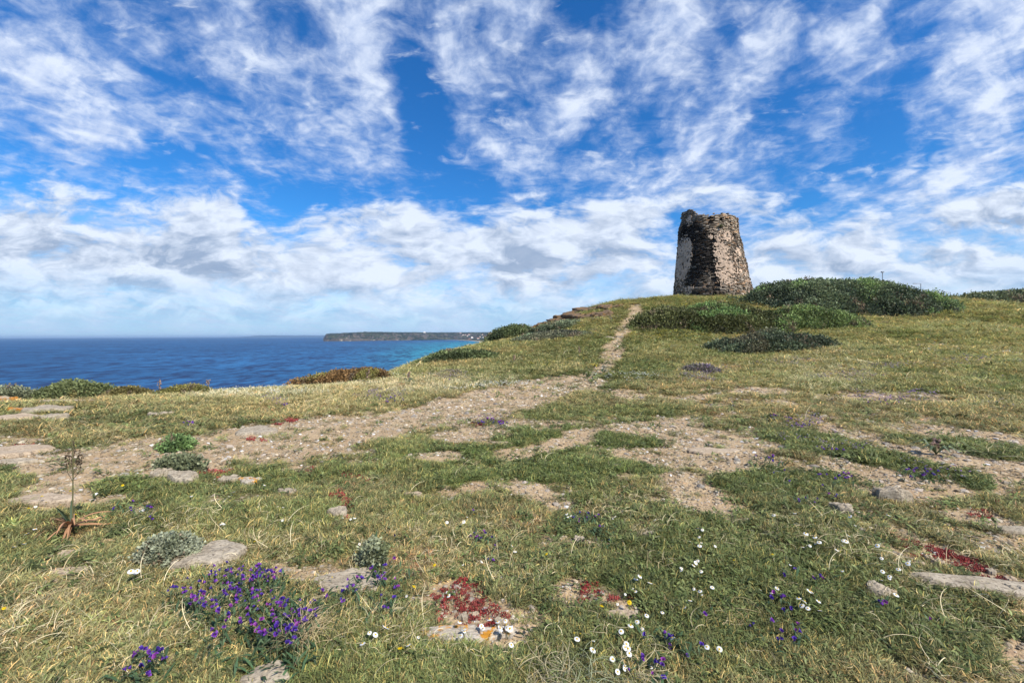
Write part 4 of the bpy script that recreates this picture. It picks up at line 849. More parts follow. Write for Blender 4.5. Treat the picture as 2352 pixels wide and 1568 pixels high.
def bugloss(name, label, flowers, fx, hgt=.13, fs=.0125, leaves=160, seed=1, spread=.05, join=False):
    """purple flowered plant; every flower stands at its own place in the clump"""
    g = np.random.default_rng(seed); P = [hit(*fx(x, y)) for x, y in flowers]
    # flowers are seen above the soil: bring the foot towards the camera
    Q = []
    for p in P:
        hh = hgt*g.uniform(.45, 1.0); t = hh/max(1.6-p.z, .2); q = Vector((p.x*(1-t), p.y*(1-t), 0)); q.z = float(height(q.x, q.y)); Q.append((q, hh))
    cx = sum(q.x for q, _ in Q)/len(Q); cy = sum(q.y for q, _ in Q)/len(Q); cz = float(height(cx, cy)); root = thing(name, label, 'flowers', (cx, cy, cz))
    pur = [(.10,.035,.28), (.17,.05,.33), (.075,.035,.30), (.26,.055,.30), (.05,.03,.20)]
    variants = []
    for c in pur:
        b = MB(); n = 6; V = []; dirv = np.array([.25, -.5, .75]); dirv /= np.linalg.norm(dirv)
        a = np.cross(dirv, (0,0,1.)); a /= np.linalg.norm(a); bb = np.cross(dirv, a)
        for l, r in ((0,.10),(.6,.28),(1.05,.55),(1.25,.80)):
            for k in range(n):
                rr = r*(1+.28*math.sin(k*2.1+l*2)); V.append(dirv*l*(1+.12*math.sin(k*1.7)) + rr*(a*math.cos(k*6.283/n)+bb*math.sin(k*6.283/n)))
        F = [(i*n+k, i*n+(k+1)%n, (i+1)*n+(k+1)%n, (i+1)*n+k) for i in range(3) for k in range(n)]
        cc = np.repeat(np.array([np.array(c)*.55, np.array(c)*.8, np.array(c), np.array(c)*1.25+np.array([.04,.0,.05])]), n, 0)
        b.add(V, F, cc); variants.append(b)
    meshes = []
    if not join:
        for b in variants: o = b.build('flower', M_PETAL, link=False); meshes.append(o.data); bpy.data.objects.remove(o)
    st = MB(); lf = MB(); fl = MB()
    for (q, hh) in Q:
        base = np.array([q.x-cx, q.y-cy, q.z-cz-.01]); top = base+np.array([g.uniform(-.02,.02), g.uniform(-.02,.02), hh]); foot = base+np.array([g.uniform(-spread,spread), g.uniform(-spread,spread), 0])
        mid = (foot+top)/2+np.array([0,0,.01]); st.tube([foot, mid, top], [.0024,.002,.0014], 4, (.10,.13,.06))
        for k in range(3):
            t = g.uniform(.3, .95); c = foot*(1-t)+top*t; a = g.uniform(0, 6.28); d = np.array([math.cos(a), math.sin(a), .5])*g.uniform(.02,.045); s = (-math.sin(a), math.cos(a), .2)
            lf.ribbon([c, c+d*.6+np.array([0,0,.004]), c+d], [.004,.009,.002], s, np.array([.08,.12,.06])*g.uniform(.7,1.5))
        for k in range(1 if g.random() < .55 else 2):
            pos = top+g.normal(size=3)*np.array([.008,.008,.008])*(k+.3); s = fs*g.uniform(.7,1.25)
            if join:
                b = variants[g.integers(5)]; V = b.V[0]*s; fl.add(V+pos, b.F, b.C[0])
            else:
                o = bpy.data.objects.new('flower', meshes[g.integers(5)]); COL.objects.link(o); o.parent = root; o.location = pos; o.scale = (s,)*3; o.rotation_euler = (g.uniform(-.5,.5), g.uniform(-.5,.5), g.uniform(-2.5,2.5))
    for k in range(leaves):
        q, hh = Q[g.integers(len(Q))]; c = np.array([q.x-cx, q.y-cy, q.z-cz])+np.array([g.normal()*spread*1.1, g.normal()*spread*1.1, g.uniform(0,.03)]); a = g.uniform(0, 6.28); L = g.uniform(.03,.075)
        d = np.array([math.cos(a), math.sin(a), g.uniform(.1,.9)])*L; lf.ribbon([c, c+d*.5+np.array([0,0,.008]), c+d], [.006,.014,.002], (-math.sin(a), math.cos(a), .1), np.array([.055,.10,.045])*g.uniform(.5,1.6))
    o = st.build('stems', M_LEAF, root); tag(o, kind='stuff'); o = lf.build('leaves', M_LEAF, root); tag(o, kind='stuff')
    if join: tag(fl.build('flowers', M_PETAL, root), kind='stuff')
g9 = np.random.default_rng(4)
def cloud(lst):
    out = []
    for (x, y, rx, ry, n) in lst:
        for _ in range(n):
            a = g9.uniform(0, 6.28); q = math.sqrt(g9.random()); out.append((x+rx*q*math.cos(a), y+ry*q*math.sin(a)))
    return out
ID = lambda x, y: (x, y)
bugloss('purple_flower_clump', 'large purple bugloss clump in the lower left, in front of the pale slab', cloud([(500,1320,50,26,12),(450,1345,60,30,12),(540,1350,50,30,14),(610,1310,36,26,12),(520,1385,70,30,20),(590,1395,50,40,18),(440,1390,40,30,8),(610,1340,40,30,8),(530,1300,30,12,5),(490,1430,40,30,8)]), ID, leaves=420, seed=2, hgt=.17)
bugloss('purple_flower_clump', 'right hand lobe of the purple bugloss above the drooping straw tussock', cloud([(660,1410,40,34,20),(700,1425,36,26,9),(640,1450,44,26,10),(655,1390,20,10,4),(665,1470,24,22,4)]), ID, leaves=420, seed=3, hgt=.16)
bugloss('purple_flower_clump', 'small purple bugloss plant at the bottom left edge', [(890,1370),(870,1400),(880,1440),(900,1460),(960,1370),(1000,1365),(1015,1395),(1030,1420),(935,1460),(930,1505),(1000,1385),(885,1375),(975,1400)], C1, leaves=60, seed=4, hgt=.11)
bugloss('purple_flower_clump', 'loose purple flowers around the right end of the tan slab', [(855,595),(910,620),(1005,535),(1060,525),(980,595),(1055,580),(1085,600),(1110,590),(1135,590),(1125,505),(1215,440),(1235,630),(1240,670),(1080,770),(1180,795),(1150,855),(1100,845),(1095,620)], C2, leaves=110, seed=5, hgt=.11)
bugloss('purple_flower_clump', 'few purple flowers directly below the tan slab', [(665,710),(680,770),(670,780),(805,745),(840,720),(840,780),(590,825),(575,880),(880,730),(560,885)], C2, leaves=60, seed=6, hgt=.09)
bugloss('purple_flower_clump', 'purple flowers right of the brown squill plant', [(750,440),(735,445),(835,393),(848,440),(845,455),(950,440),(965,435),(985,492),(975,445)], C1, leaves=50, seed=7, hgt=.08)
bugloss('purple_flower_clump', 'purple flowers in the turf above the red stonecrop patch', [(1845,250),(1880,275),(1870,290),(1915,255),(1835,300),(2000,290),(1998,355),(1955,470),(1210,270),(1107,342),(1057,378),(1835,68)], C2, leaves=50, seed=8, hgt=.07)
bugloss('purple_flower_clump', 'purple flowers with pale leaves in the centre turf', [(475,155),(490,160),(505,170),(630,125),(660,105),(600,110),(685,228),(690,235),(755,345),(565,145),(500,90)], C3, leaves=110, seed=9, hgt=.08)
bugloss('purple_flower_clump', 'scattered purple flowers at the bottom right of centre', [(1210,1125),(1270,1165),(1260,1175),(1290,1220),(1320,1190),(1410,1310),(1530,1255),(1030,1340),(1190,1380),(1265,1365),(1175,1375),(910,1440),(1175,1515),(1180,1495),(1080,1175),(1600,945),(1940,1045)], C3, leaves=50, seed=10, hgt=.09)
bugloss('purple_flower_clump', 'pair of purple flowers left of the jagged grey rock', [(175,800),(345,820),(420,790),(435,825),(265,765),(410,780)], C4, leaves=24, seed=11, hgt=.08)
bugloss('purple_flower_clump', 'purple flowers among daisies in the lower right turf', [(120,910),(125,920),(240,1010),(175,1060),(80,1105),(145,1205),(125,1245),(255,1165),(260,1180),(245,1285),(60,945),(1155,1100)], C4, leaves=40, seed=12, hgt=.09)
bugloss('purple_flower_clump', 'tiny purple flowers beside the jagged grey rock', [(830,985),(850,980),(845,995)], C4, leaves=12, seed=13, hgt=.06)
bugloss('purple_flower_clump', 'purple flowers near the pale boulder at the right', [(195,148),(495,240),(540,240),(340,270),(400,280),(365,290),(270,290),(470,185),(160,60),(100,80)], C4, leaves=60, seed=14, hgt=.08)
for i, (lst, lb) in enumerate([([(1130,968,34,9,22)], 'dark purple flower patch on the turf island beside the path'), ([(888,914,40,8,22)], 'purple flower patch at the far edge of the path'),
    ([(1840,970,45,9,16)], 'purple flower patch among the right hand turf'), ([(1790,955,30,6,8)], 'faint purple patch behind the right hand turf'), ([(2110,1082,50,10,14)], 'purple flowers on the turf strip between gravel bands'),
    ([(1760,1050,30,6,6),(1900,1030,40,8,9)], 'sparse purple flowers at the left end of the turf strip'), ([(1910,1090,50,10,10)], 'purple flowers in the turf left of the gravel band'), ([(2030,922,50,5,16)], 'purple flower streak in the far right field'),
    ([(1040,865,34,6,16)], 'purple flower patch in the tall pale grass of the ridge'), ([(640,925,20,5,6),(655,929,10,3,4)], 'few purple flowers on the ridge above the path'), ([(440,972,24,5,7)], 'few purple flowers right of the small far slab')]):
    bugloss('purple_flower_clump', lb, cloud(lst), ID, leaves=80, seed=30+i, hgt=.12, fs=.017, spread=.12, join=True)

# dried squill plant with its seed stalk
def squill():
    p = hit(165, 1222); root = thing('squill_plant', 'dried squill with curling brown leaves and a tall dark seed stalk', 'plant', tuple(p)); g = np.random.default_rng(8)
    b = MB(); b.tube([(.01,.0,0),(.012,0,.25),(.02,0,.5),(.018,0,.78)], [.006,.005,.004,.002], 6, (.16,.15,.07)); b.build('stalk', M_LEAF, root)
    b = MB(); br = [(.42,-.075,.24),(.44,.07,.22),(.47,-.045,.24),(.48,.05,.22),(.52,.0,.26),(.46,-.02,.2),(.50,.03,.14)]
    for (z, dx, L) in br:
        pts = [(.018,0,z),(.018+dx*.7,.01,z+L*.3),(.018+dx,.01,z+L*.95)]; b.tube(pts, [.003,.0025,.0015], 4, (.10,.075,.035))
        for k in range(18):
            t = .2+.8*k/18; c = np.array(pts[1])*(1-t)+np.array(pts[2])*t+g.normal(size=3)*.006; s = g.uniform(.005,.009)
            b.add([c+np.array(v)*s for v in ((1,0,0),(0,1,0),(-1,0,0),(0,-1,0),(0,0,1.3),(0,0,-1))], [(0,1,4),(1,2,4),(2,3,4),(3,0,4),(1,0,5),(2,1,5),(3,2,5),(0,3,5)], np.array([.075,.05,.025])*g.uniform(.5,1.8))
    b.build('seed_head', M_LEAF, root)
    for k in range(34):
        green = k >= 28; a = g.uniform(0, 6.28); L = g.uniform(.26,.42)*(0.75 if green else 1); up = g.uniform(.75,1.3) if green else g.uniform(.3,1.1); ca, sa = math.cos(a), math.sin(a); pts = []; t1 = up; x = z = 0
        for i in range(9):
            pts.append((ca*x, sa*x*.8, max(z, .006)+.035)); x += math.cos(t1)*L/8; z += math.sin(t1)*L/8; t1 -= (.06 if green else g.uniform(.10,.26))
        w = np.interp(np.linspace(0,1,9), [0,.3,.8,1], [.017,.023,.014,.003]); c = np.array([.07,.10,.05]) if green else np.array([.46,.25,.13])*g.uniform(.6,1.35)
        b = MB(); b.ribbon(pts, w, (-sa, ca, .35), c); b.build('leaf', M_LEAF, root)
squill()
def tussock(px, py, n, L, label, seed, col=(.50,.40,.22), up=.5, r=.05):
    wd = 2.0 if r > .1 else 1.0
    p = hit(px, py); root = thing('straw_tussock', label, 'grass tuft', tuple(p)); g = np.random.default_rng(seed); b = MB()
    for k in range(n):
        a = g.uniform(0, 6.28); ll = L*g.uniform(.5,1.2); ca, sa = math.cos(a), math.sin(a); t = g.uniform(up*.5, up*1.6); cx, cy = g.normal()*r, g.normal()*r; x = 0; z = .0; pts = []; cu = g.uniform(.15,.42); tw = g.uniform(-.25,.25)
        for i in range(8):
            pts.append((cx+ca*x, cy+sa*x, max(z, .004))); x += math.cos(t)*ll/7; z += math.sin(t)*ll/7; t -= cu; a += tw; ca, sa = math.cos(a), math.sin(a)
        b.ribbon(pts, np.interp(np.linspace(0,1,8), [0,.7,1], [.003,.0026,.001]), (-sa, ca, .3), np.array(col)*g.uniform(.6,1.35))
    o = b.build('blades', M_LEAF, root); tag(o, kind='stuff')
tussock(690, 1478, 260, .22, 'drooping straw tussock below the right lobe of the purple flowers', 1, (.46,.36,.20), .9, .05)
tussock(1460, 1558, 110, .2, 'pale straw tussock at the bottom edge right of centre', 2, (.50,.42,.25), .7)
tussock(1255, 1560, 120, .2, 'straw tussock cut by the bottom edge in the middle', 3, (.42,.36,.22), .7)
tussock(940, 1230, 110, .18, 'wispy straw tussock right of the small red stonecrop clump', 4)
tussock(1340, 1575, 90, .2, 'grey green straw tussock at the bottom edge below the small yellow slab', 5, (.28,.30,.18), .8)
tussock(1680, 1400, 90, .18, 'straw tussock in the green turf right of the small yellow slab', 6)
tussock(2110, 1295, 0 or 60, .15, 'straw tuft above the long grey slab', 7)
# stalks on the cliff top and the slope
def stalk(px, ptop, py, label, seed, head=(.30,.20,.15)):
    p = hit(px, py); q = at(px, ptop, p.y); h = max(q[2]-p.z, .2); root = thing('dry_stalk', label, 'plant', tuple(p)); g = np.random.default_rng(seed)
    b = MB(); b.tube([(0,0,0),(.01*h,0,h*.5),(.04*h,0,h)], [.010,.008,.004], 5, (.30,.25,.15)); b.build('stem', M_LEAF, root); b = MB()
    for k in range(26):
        z = h*g.uniform(.45,1); c = np.array([.03*h+g.normal()*.03, g.normal()*.03, z]); s = g.uniform(.012,.026)
        b.add([c+np.array(v)*s for v in ((1,0,0),(0,1,0),(-1,0,0),(0,-1,0),(0,0,1.5),(0,0,-1))], [(0,1,4),(1,2,4),(2,3,4),(3,0,4),(1,0,5),(2,1,5),(3,2,5),(0,3,5)], np.array(head)*g.uniform(.6,1.5))
    b.build('seed_head', M_LEAF, root); b = MB()
    for k in range(14):
        a = g.uniform(0, 6.28); L = g.uniform(.15,.3); b.ribbon([(0,0,.01),(math.cos(a)*L*.5, math.sin(a)*L*.5, L*.6),(math.cos(a)*L, math.sin(a)*L, L*.35)], [.02,.03,.004], (-math.sin(a), math.cos(a), 0), (.12,.16,.09))
    b.build('leaves', M_LEAF, root)
stalk(366, 870, 912, 'tall pinkish seed stalk standing on the cliff edge against the sea', 1)
stalk(810, 842, 880, 'pale stalk standing in front of the red brown heath', 2)
stalk(845, 848, 885, 'stalk right of the pale one in front of the red brown heath', 3)
stalk(938, 853, 880, 'thin stalk at the right end of the red brown heath', 4)
stalk(478, 872, 905, 'slender stalk against the sea right of the olive bush', 5)
stalk(1386, 838, 858, 'dark rosette with a thin stalk below the steep path', 6, (.25,.25,.18))
stalk(2150, 1030, 1045, 'thin dry stalk on the right hand turf', 7)
stalk(1330, 795, 822, 'stalk in the slope grass left of the steep path', 8)
stalk(1180, 815, 838, 'stalk on the ridge slope above the white flowers', 9)
# a bleached bark strip
p = hit(1792, 1230); b = MB(); b.ribbon([(-.14,.03,.01),(-.05,.0,.022),(.06,-.01,.018),(.14,-.05,.012)], [.012,.022,.02,.008], (.2,1,.5), (.36,.28,.20)); o = b.build('bark_strip', M_LEAF, smooth=True); o.location = p
md = o.modifiers.new('t', 'SOLIDIFY'); md.thickness = .006; tag(o, 'thin strip of pale bark lying in the turf', 'bark')

tussock(1400, 1016, 420, .13, 'left half of the green grass island alone on the gravel', 11, (.13,.15,.05), 1.3, .16)
tussock(1440, 1012, 420, .14, 'right half of the green grass island alone on the gravel', 12, (.15,.16,.06), 1.3, .16)

# ------------------------------------------------------------------ turf, gravel and flowers nobody could count
PROTO = {}
def proto(coll, b, name, mat, smooth=False):
    o = b.build(name, mat, smooth=smooth, link=False); PROTO.setdefault(coll, []).append(o)
def curl_pts(g, L, lean, curve, tw, a, n, z0=0.0, c=(0,0)):
    x, y, z = c[0], c[1], z0; pts = []; t = lean
    for i in range(n):
        pts.append((x, y, max(z, .002))); x += math.cos(a)*math.cos(t)*L/(n-1); y += math.sin(a)*math.cos(t)*L/(n-1); z += math.sin(t)*L/(n-1); t -= curve; a += tw
    return pts
gp = np.random.default_rng(99)
for v in range(5):                                           # short turf tufts
    b = MB()
    for k in range(34):
        a = gp.uniform(0, 6.28); L = gp.uniform(.022,.055); r = .032*math.sqrt(gp.random()); a0 = gp.uniform(0, 6.28)
        pts = curl_pts(gp, L, gp.uniform(.5,1.45), gp.uniform(.1,.6), gp.uniform(-.3,.3), a, 4, 0, (r*math.cos(a0), r*math.sin(a0)))
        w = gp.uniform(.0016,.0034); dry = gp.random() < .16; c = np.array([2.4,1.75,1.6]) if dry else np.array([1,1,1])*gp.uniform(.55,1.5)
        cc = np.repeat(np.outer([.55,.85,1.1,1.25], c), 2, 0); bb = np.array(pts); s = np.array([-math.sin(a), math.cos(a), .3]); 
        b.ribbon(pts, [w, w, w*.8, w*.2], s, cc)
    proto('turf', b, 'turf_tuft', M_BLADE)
for v in range(4):                                           # broad little leaves
    b = MB()
    for k in range(16):
        a = gp.uniform(0, 6.28); r = .03*math.sqrt(gp.random()); a0 = gp.uniform(0, 6.28); L = gp.uniform(.012,.028); z = gp.uniform(.004,.022); c0 = np.array([r*math.cos(a0), r*math.sin(a0), z]); d = np.array([math.cos(a), math.sin(a), gp.uniform(-.1,.6)])*L
        b.ribbon([c0, c0+d*.5+np.array([0,0,.002]), c0+d], [.003,gp.uniform(.006,.011),.002], (-math.sin(a), math.cos(a), gp.uniform(-.3,.3)), np.array([1,1,1])*gp.uniform(.6,1.5))
    proto('herb', b, 'herb_leaves', M_BLADE)
for v in range(6):                                           # long curling straw
    b = MB()
    for k in range(6):
        a = gp.uniform(0, 6.28); L = gp.uniform(.08,.19); pts = curl_pts(gp, L, gp.uniform(.2,1.1), gp.uniform(.10,.40), gp.uniform(-.45,.45), a, 10, .004, tuple(gp.normal(size=2)*.02))
        w = gp.uniform(.0019,.0034); b.ribbon(pts, np.interp(np.linspace(0,1,10), [0,.6,1], [w, w*.9, w*.35]), (-math.sin(a), math.cos(a), .5), np.array([1,1,1])*gp.uniform(.6,1.3))
    proto('straw', b, 'straw_curl', M_BLADE)
for v in range(4):                                           # upright meadow grass
    b = MB()
    for k in range(22):
        a = gp.uniform(0, 6.28); L = gp.uniform(.08,.20); r = .06*math.sqrt(gp.random()); a0 = gp.uniform(0, 6.28); pts = curl_pts(gp, L, gp.uniform(1.0,1.5), gp.uniform(.05,.28), gp.uniform(-.1,.1), a, 5, 0, (r*math.cos(a0), r*math.sin(a0)))
        w = gp.uniform(.002,.004); seed = gp.random() < .35; c = np.array([1.5,1.25,1.25]) if seed else np.array([1,1,1])*gp.uniform(.6,1.3)
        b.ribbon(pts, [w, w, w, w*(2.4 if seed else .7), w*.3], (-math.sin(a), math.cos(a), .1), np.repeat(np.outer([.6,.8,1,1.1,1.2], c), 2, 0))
    proto('meadow', b, 'meadow_tuft', M_BLADE)
for v in range(6):                                           # stones
    b = MB(); bm = bmesh.new(); bmesh.ops.create_icosphere(bm, subdivisions=1, radius=1); V = np.array([v_.co for v_ in bm.verts]); F = [[l.index for l in f.verts] for f in bm.faces]; bm.free()
    V = V*gp.uniform(.7,1.2,(len(V),1))*np.array([1.15,.85,.42]); b.add(V, F); proto('stone', b, 'pebble', M_GRAVEL)
for v in range(3):                                           # stonecrop rosettes
    b = MB()
    for k in range(22):
        a = gp.uniform(0, 6.28); r = .02*math.sqrt(gp.random()); a0 = gp.uniform(0, 6.28); c = np.array([r*math.cos(a0), r*math.sin(a0), gp.uniform(.002,.018)]); s = gp.uniform(.0025,.0045)
        b.add([c+np.array(v_)*s for v_ in ((1,0,0),(0,1,0),(-1,0,0),(0,-1,0),(0,0,2.),(0,0,-1))], [(0,1,4),(1,2,4),(2,3,4),(3,0,4),(1,0,5),(2,1,5),(3,2,5),(0,3,5)], np.array([1,1,1])*gp.uniform(.5,1.5))
    proto('sedum', b, 'stonecrop_shoots', M_BLADE)
for v in range(3):                                           # little flower heads on stems, for the far patches
    b = MB()
    for k in range(7):
        c = np.array([gp.normal()*.05, gp.normal()*.05, gp.uniform(.05,.11)]); s = gp.uniform(.007,.013)
        b.add([c+np.array(v_)*s for v_ in ((1,0,0),(.3,.95,.2),(-.8,.6,0),(-.8,-.6,.1),(.3,-.95,0),(0,0,.45))], [(0,1,5),(1,2,5),(2,3,5),(3,4,5),(4,0,5)], (1,1,1))
    proto('bloom', b, 'far_blossoms', M_IPETAL)

def scatter(name, key, x, y, z, scale, tint, label, cat, tilt=.15, seed=0, dz=0.):
    g = np.random.default_rng(seed); n = len(x)
    if n == 0: return
    me = bpy.data.meshes.new(name); me.vertices.add(n); me.vertices.foreach_set('co', np.stack([x, y, z+dz], -1).astype(np.float32).ravel())
    a = me.attributes.new('rot', 'FLOAT_VECTOR', 'POINT'); a.data.foreach_set('vector', np.stack([g.normal(size=n)*tilt, g.normal(size=n)*tilt, g.uniform(0, 6.28, n)], -1).astype(np.float32).ravel())
    sc = scale if scale.ndim == 2 else np.repeat(scale[:, None], 3, 1)
    a = me.attributes.new('scl', 'FLOAT_VECTOR', 'POINT'); a.data.foreach_set('vector', sc.astype(np.float32).ravel())
    a = me.attributes.new('tint', 'FLOAT_COLOR', 'POINT'); a.data.foreach_set('color', np.c_[tint, np.ones(n)].astype(np.float32).ravel())
    a = me.attributes.new('pick', 'INT', 'POINT'); a.data.foreach_set('value', g.integers(0, len(PROTO[key]), n).astype(np.int32))
    o = bpy.data.objects.new(name, me); COL.objects.link(o); tag(o, label, cat, kind='stuff')
    if key not in COLLS:
        c = bpy.data.collections.new(key+'_pieces'); COLLS[key] = c
        for p in PROTO[key]: c.objects.link(p)
    t = bpy.data.node_groups.new(name, 'GeometryNodeTree'); t.interface.new_socket('Geometry', in_out='INPUT', socket_type='NodeSocketGeometry'); t.interface.new_socket('Geometry', in_out='OUTPUT', socket_type='NodeSocketGeometry')
    N = t.nodes; gi = N.new('NodeGroupInput'); go = N.new('NodeGroupOutput'); ip = N.new('GeometryNodeInstanceOnPoints'); ci = N.new('GeometryNodeCollectionInfo')
    ci.inputs['Collection'].default_value = COLLS[key]; ci.inputs['Separate Children'].default_value = True; ci.inputs['Reset Children'].default_value = True; ip.inputs['Pick Instance'].default_value = True
    def na(nm, ty): q = N.new('GeometryNodeInputNamedAttribute'); q.data_type = ty; q.inputs['Name'].default_value = nm; return q.outputs[0]
    er = N.new('FunctionNodeEulerToRotation'); t.links.new(na('rot', 'FLOAT_VECTOR'), er.inputs[0])
    t.links.new(gi.outputs[0], ip.inputs['Points']); t.links.new(ci.outputs[0], ip.inputs['Instance']); t.links.new(na('pick', 'INT'), ip.inputs['Instance Index'])
    t.links.new(er.outputs[0], ip.inputs['Rotation']); t.links.new(na('scl', 'FLOAT_VECTOR'), ip.inputs['Scale']); t.links.new(ip.outputs[0], go.inputs[0])
    md = o.modifiers.new('scatter', 'NODES'); md.node_group = t; return o
COLLS = {}
def points(rho0, r0, rmax, seed, azmax=63, rmin=.9):
    """random points, density rho0/(1+(r/r0)^2) per square metre"""
    g = np.random.default_rng(seed); A = 2*R(azmax); F = lambda r: rho0*r0*r0/2*np.log(1+(r/r0)**2)*A
    n = int(F(rmax)-F(rmin)); u = (F(rmin)+g.random(n)*(F(rmax)-F(rmin)))/(rho0*r0*r0/2*A); r = r0*np.sqrt(np.exp(u)-1); a = g.uniform(-R(azmax), R(azmax), n)
    x, y = r*np.sin(a), r*np.cos(a); mk = masks(x, y); z = height(x, y); s = np.sqrt(1+(r/r0)**2)
    keep = (z > -3) & ~((np.hypot(x-TWX, y-TWY) < 4.3))
    for (fx, fy, rx, ry, rz) in FOOT:
        dx, dy = x-fx, y-fy; keep &= ~(np.hypot((dx*math.cos(rz)+dy*math.sin(rz))/rx, (-dx*math.sin(rz)+dy*math.cos(rz))/ry) < .80)
    for (fx, fy, rx, ry, rz) in RFOOT:
        dx, dy = x-fx, y-fy; keep &= ~(np.hypot((dx*math.cos(rz)+dy*math.sin(rz))/rx, (-dx*math.sin(rz)+dy*math.cos(rz))/ry) < 1.0+.25*(fy > 7)*(fy < 13))
    return x, y, z, r, s, mk, g, keep
_t = at(1635, 680, 53); TWX, TWY = _t[0], _t[1]
def sel(k, *arr): return [a[k] for a in arr]
def mixc(a, b, f): return np.array(a)[None]*(1-f[:, None])+np.array(b)[None]*f[:, None]
def turf_tint(mk, g, n):
    l = np.clip(mk['lush'], 0, 1); d = np.clip(mk['dry'], 0, 1)*(1-.6*l); r = mk['r']
    c = mixc((.22,.205,.09), (.115,.135,.045), l); c = c*(1-d[:, None])+np.array([.25,.235,.10])[None]*d[:, None]
    far = np.clip((r-12)/14, 0, 1)*(1-l*.5); c = c*(1-far[:, None])+np.array([.245,.245,.09])[None]*far[:, None]
    gold = sstep(.05, .5, mk['n3']+mk['n']*.4)*(r > 9)*.5*(1-l); c = c*(1-gold[:, None])+np.array([.35,.29,.13])[None]*gold[:, None]
    grn = sstep(.05, .45, -mk['n3']-mk['n']*.5)*.6; c = c*(1-grn[:, None])+np.array([.12,.155,.045])[None]*grn[:, None]
    rd = sstep(.18, .5, mk['n']*.6+mk['n2']*.6)*.55*(1-l); c = c*(1-rd[:, None])+np.array([.34,.19,.11])[None]*rd[:, None]
    br = sstep(-.3, .4, fbm(0*mk['r']+mk['px']*.0+mk['n2']*3, mk['n']*5, 5, 2))[:, None]
    return np.clip(c*(1.02+.40*br)*g.uniform(.6, 1.45, (n, 1))*(1+g.normal(size=(n, 3))*.06), .004, 1)

# turf
x, y, z, r, s, mk, g, k = points(2600, 3.6, 75, 1); k &= g.random(len(x)) < (1-mk['bare']*.965)*(1-mk['thin']*.72)*(1-.6*np.clip(mk['red'], 0, 1)*(mk['r'] < 8))
x, y, z, r, s = sel(k, x, y, z, r, s); mk = {a: b[k] for a, b in mk.items()}; n = len(x)
edge = 1-.55*sstep(.1, .6, mk['bare']); hz = g.uniform(.55, 1.35, n)*edge*(1-.35*mk['thin'])
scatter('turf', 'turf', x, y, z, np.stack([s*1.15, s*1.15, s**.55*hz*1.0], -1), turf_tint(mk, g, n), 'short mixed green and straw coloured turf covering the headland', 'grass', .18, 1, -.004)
# broad leaved herbs in the lush places
x, y, z, r, s, mk, g, k = points(900, 3.6, 30, 2); k &= g.random(len(x)) < (.08+.55*mk['lush'])*(1-mk['bare']*.9)
x, y, z, r, s = sel(k, x, y, z, r, s); mk = {a: b[k] for a, b in mk.items()}; n = len(x)
scatter('herbs', 'herb', x, y, z, np.stack([s*1.2, s*1.2, s**.6*1.2], -1), mixc((.085,.115,.034), (.17,.19,.07), g.random(n))*g.uniform(.6,1.5,(n,1)), 'low dark green leafy herbs mixed into the turf', 'herbs', .2, 2)
# curling straw
x, y, z, r, s, mk, g, k = points(480, 3.2, 22, 3); cl = sstep(-.15, .35, fbm(x*2.1, y*2.1, 301, 3)); k &= g.random(len(x)) < np.clip(.07+.95*mk['dry'], 0, 1)*(.25+.75*cl)*(1-mk['bare']*.93)*np.clip(1.25-mk['r']/14, .15, 1)
x, y, z, r, s = sel(k, x, y, z, r, s); n = len(x)
scatter('dry_grass', 'straw', x, y, z, np.stack([s*.85, s*.85, s**.5*.9], -1), mixc((.78,.67,.43), (.56,.44,.24), g.random(n))*g.uniform(.6,1.3,(n,1)), 'pale curling dry grass blades lying over the turf', 'dry grass', .3, 3, .008)
# taller meadow grass on the ridge, the slope and the far field
x, y, z, r, s, mk, g, k = points(260, 7, 75, 4, rmin=6); ridge = blobval(mk['px'], mk['py'], [(900,880,400,45,8,1),(500,905,260,22,0,1),(1200,840,240,70,20,.8),(1560,790,200,40,0,.7),(1880,850,110,60,0,1),(2100,790,400,80,0,.55),(2300,720,150,40,0,.8),(1500,705,260,26,0,.7),(1300,760,160,60,30,.6)])
k &= g.random(len(x)) < np.clip(ridge*.9+mk['n']*.5*(ridge > .1), 0.0, 1)*(1-mk['bare'])
x, y, z, r, s = sel(k, x, y, z, r, s); mk = {a: b[k] for a, b in mk.items()}; n = len(x)
t = mixc((.30,.30,.14), (.15,.17,.055), g.random(n)); gd = sstep(-.1, .5, mk['n3'])[:, None]; t = t*(1-gd*.5)+np.array([.34,.28,.13])[None]*gd*.5
ph = blobval(mk['px'], mk['py'], [(1900,850,110,50,0,.45),(1000,885,200,20,0,.7),(560,905,160,14,0,.9),(800,880,120,16,0,.8)])[:, None]; t = t*(1-ph*.6)+np.array([.42,.43,.29])[None]*ph*.6
scatter('meadow_grass', 'meadow', x, y, z, np.stack([s*.75, s*.75, s**.5*.55*g.uniform(.6,1.3,n)], -1), t*1.35*g.uniform(.7,1.3,(n,1)), 'taller pale meadow grass with seed heads on the ridge and far field', 'grass', .16, 4)
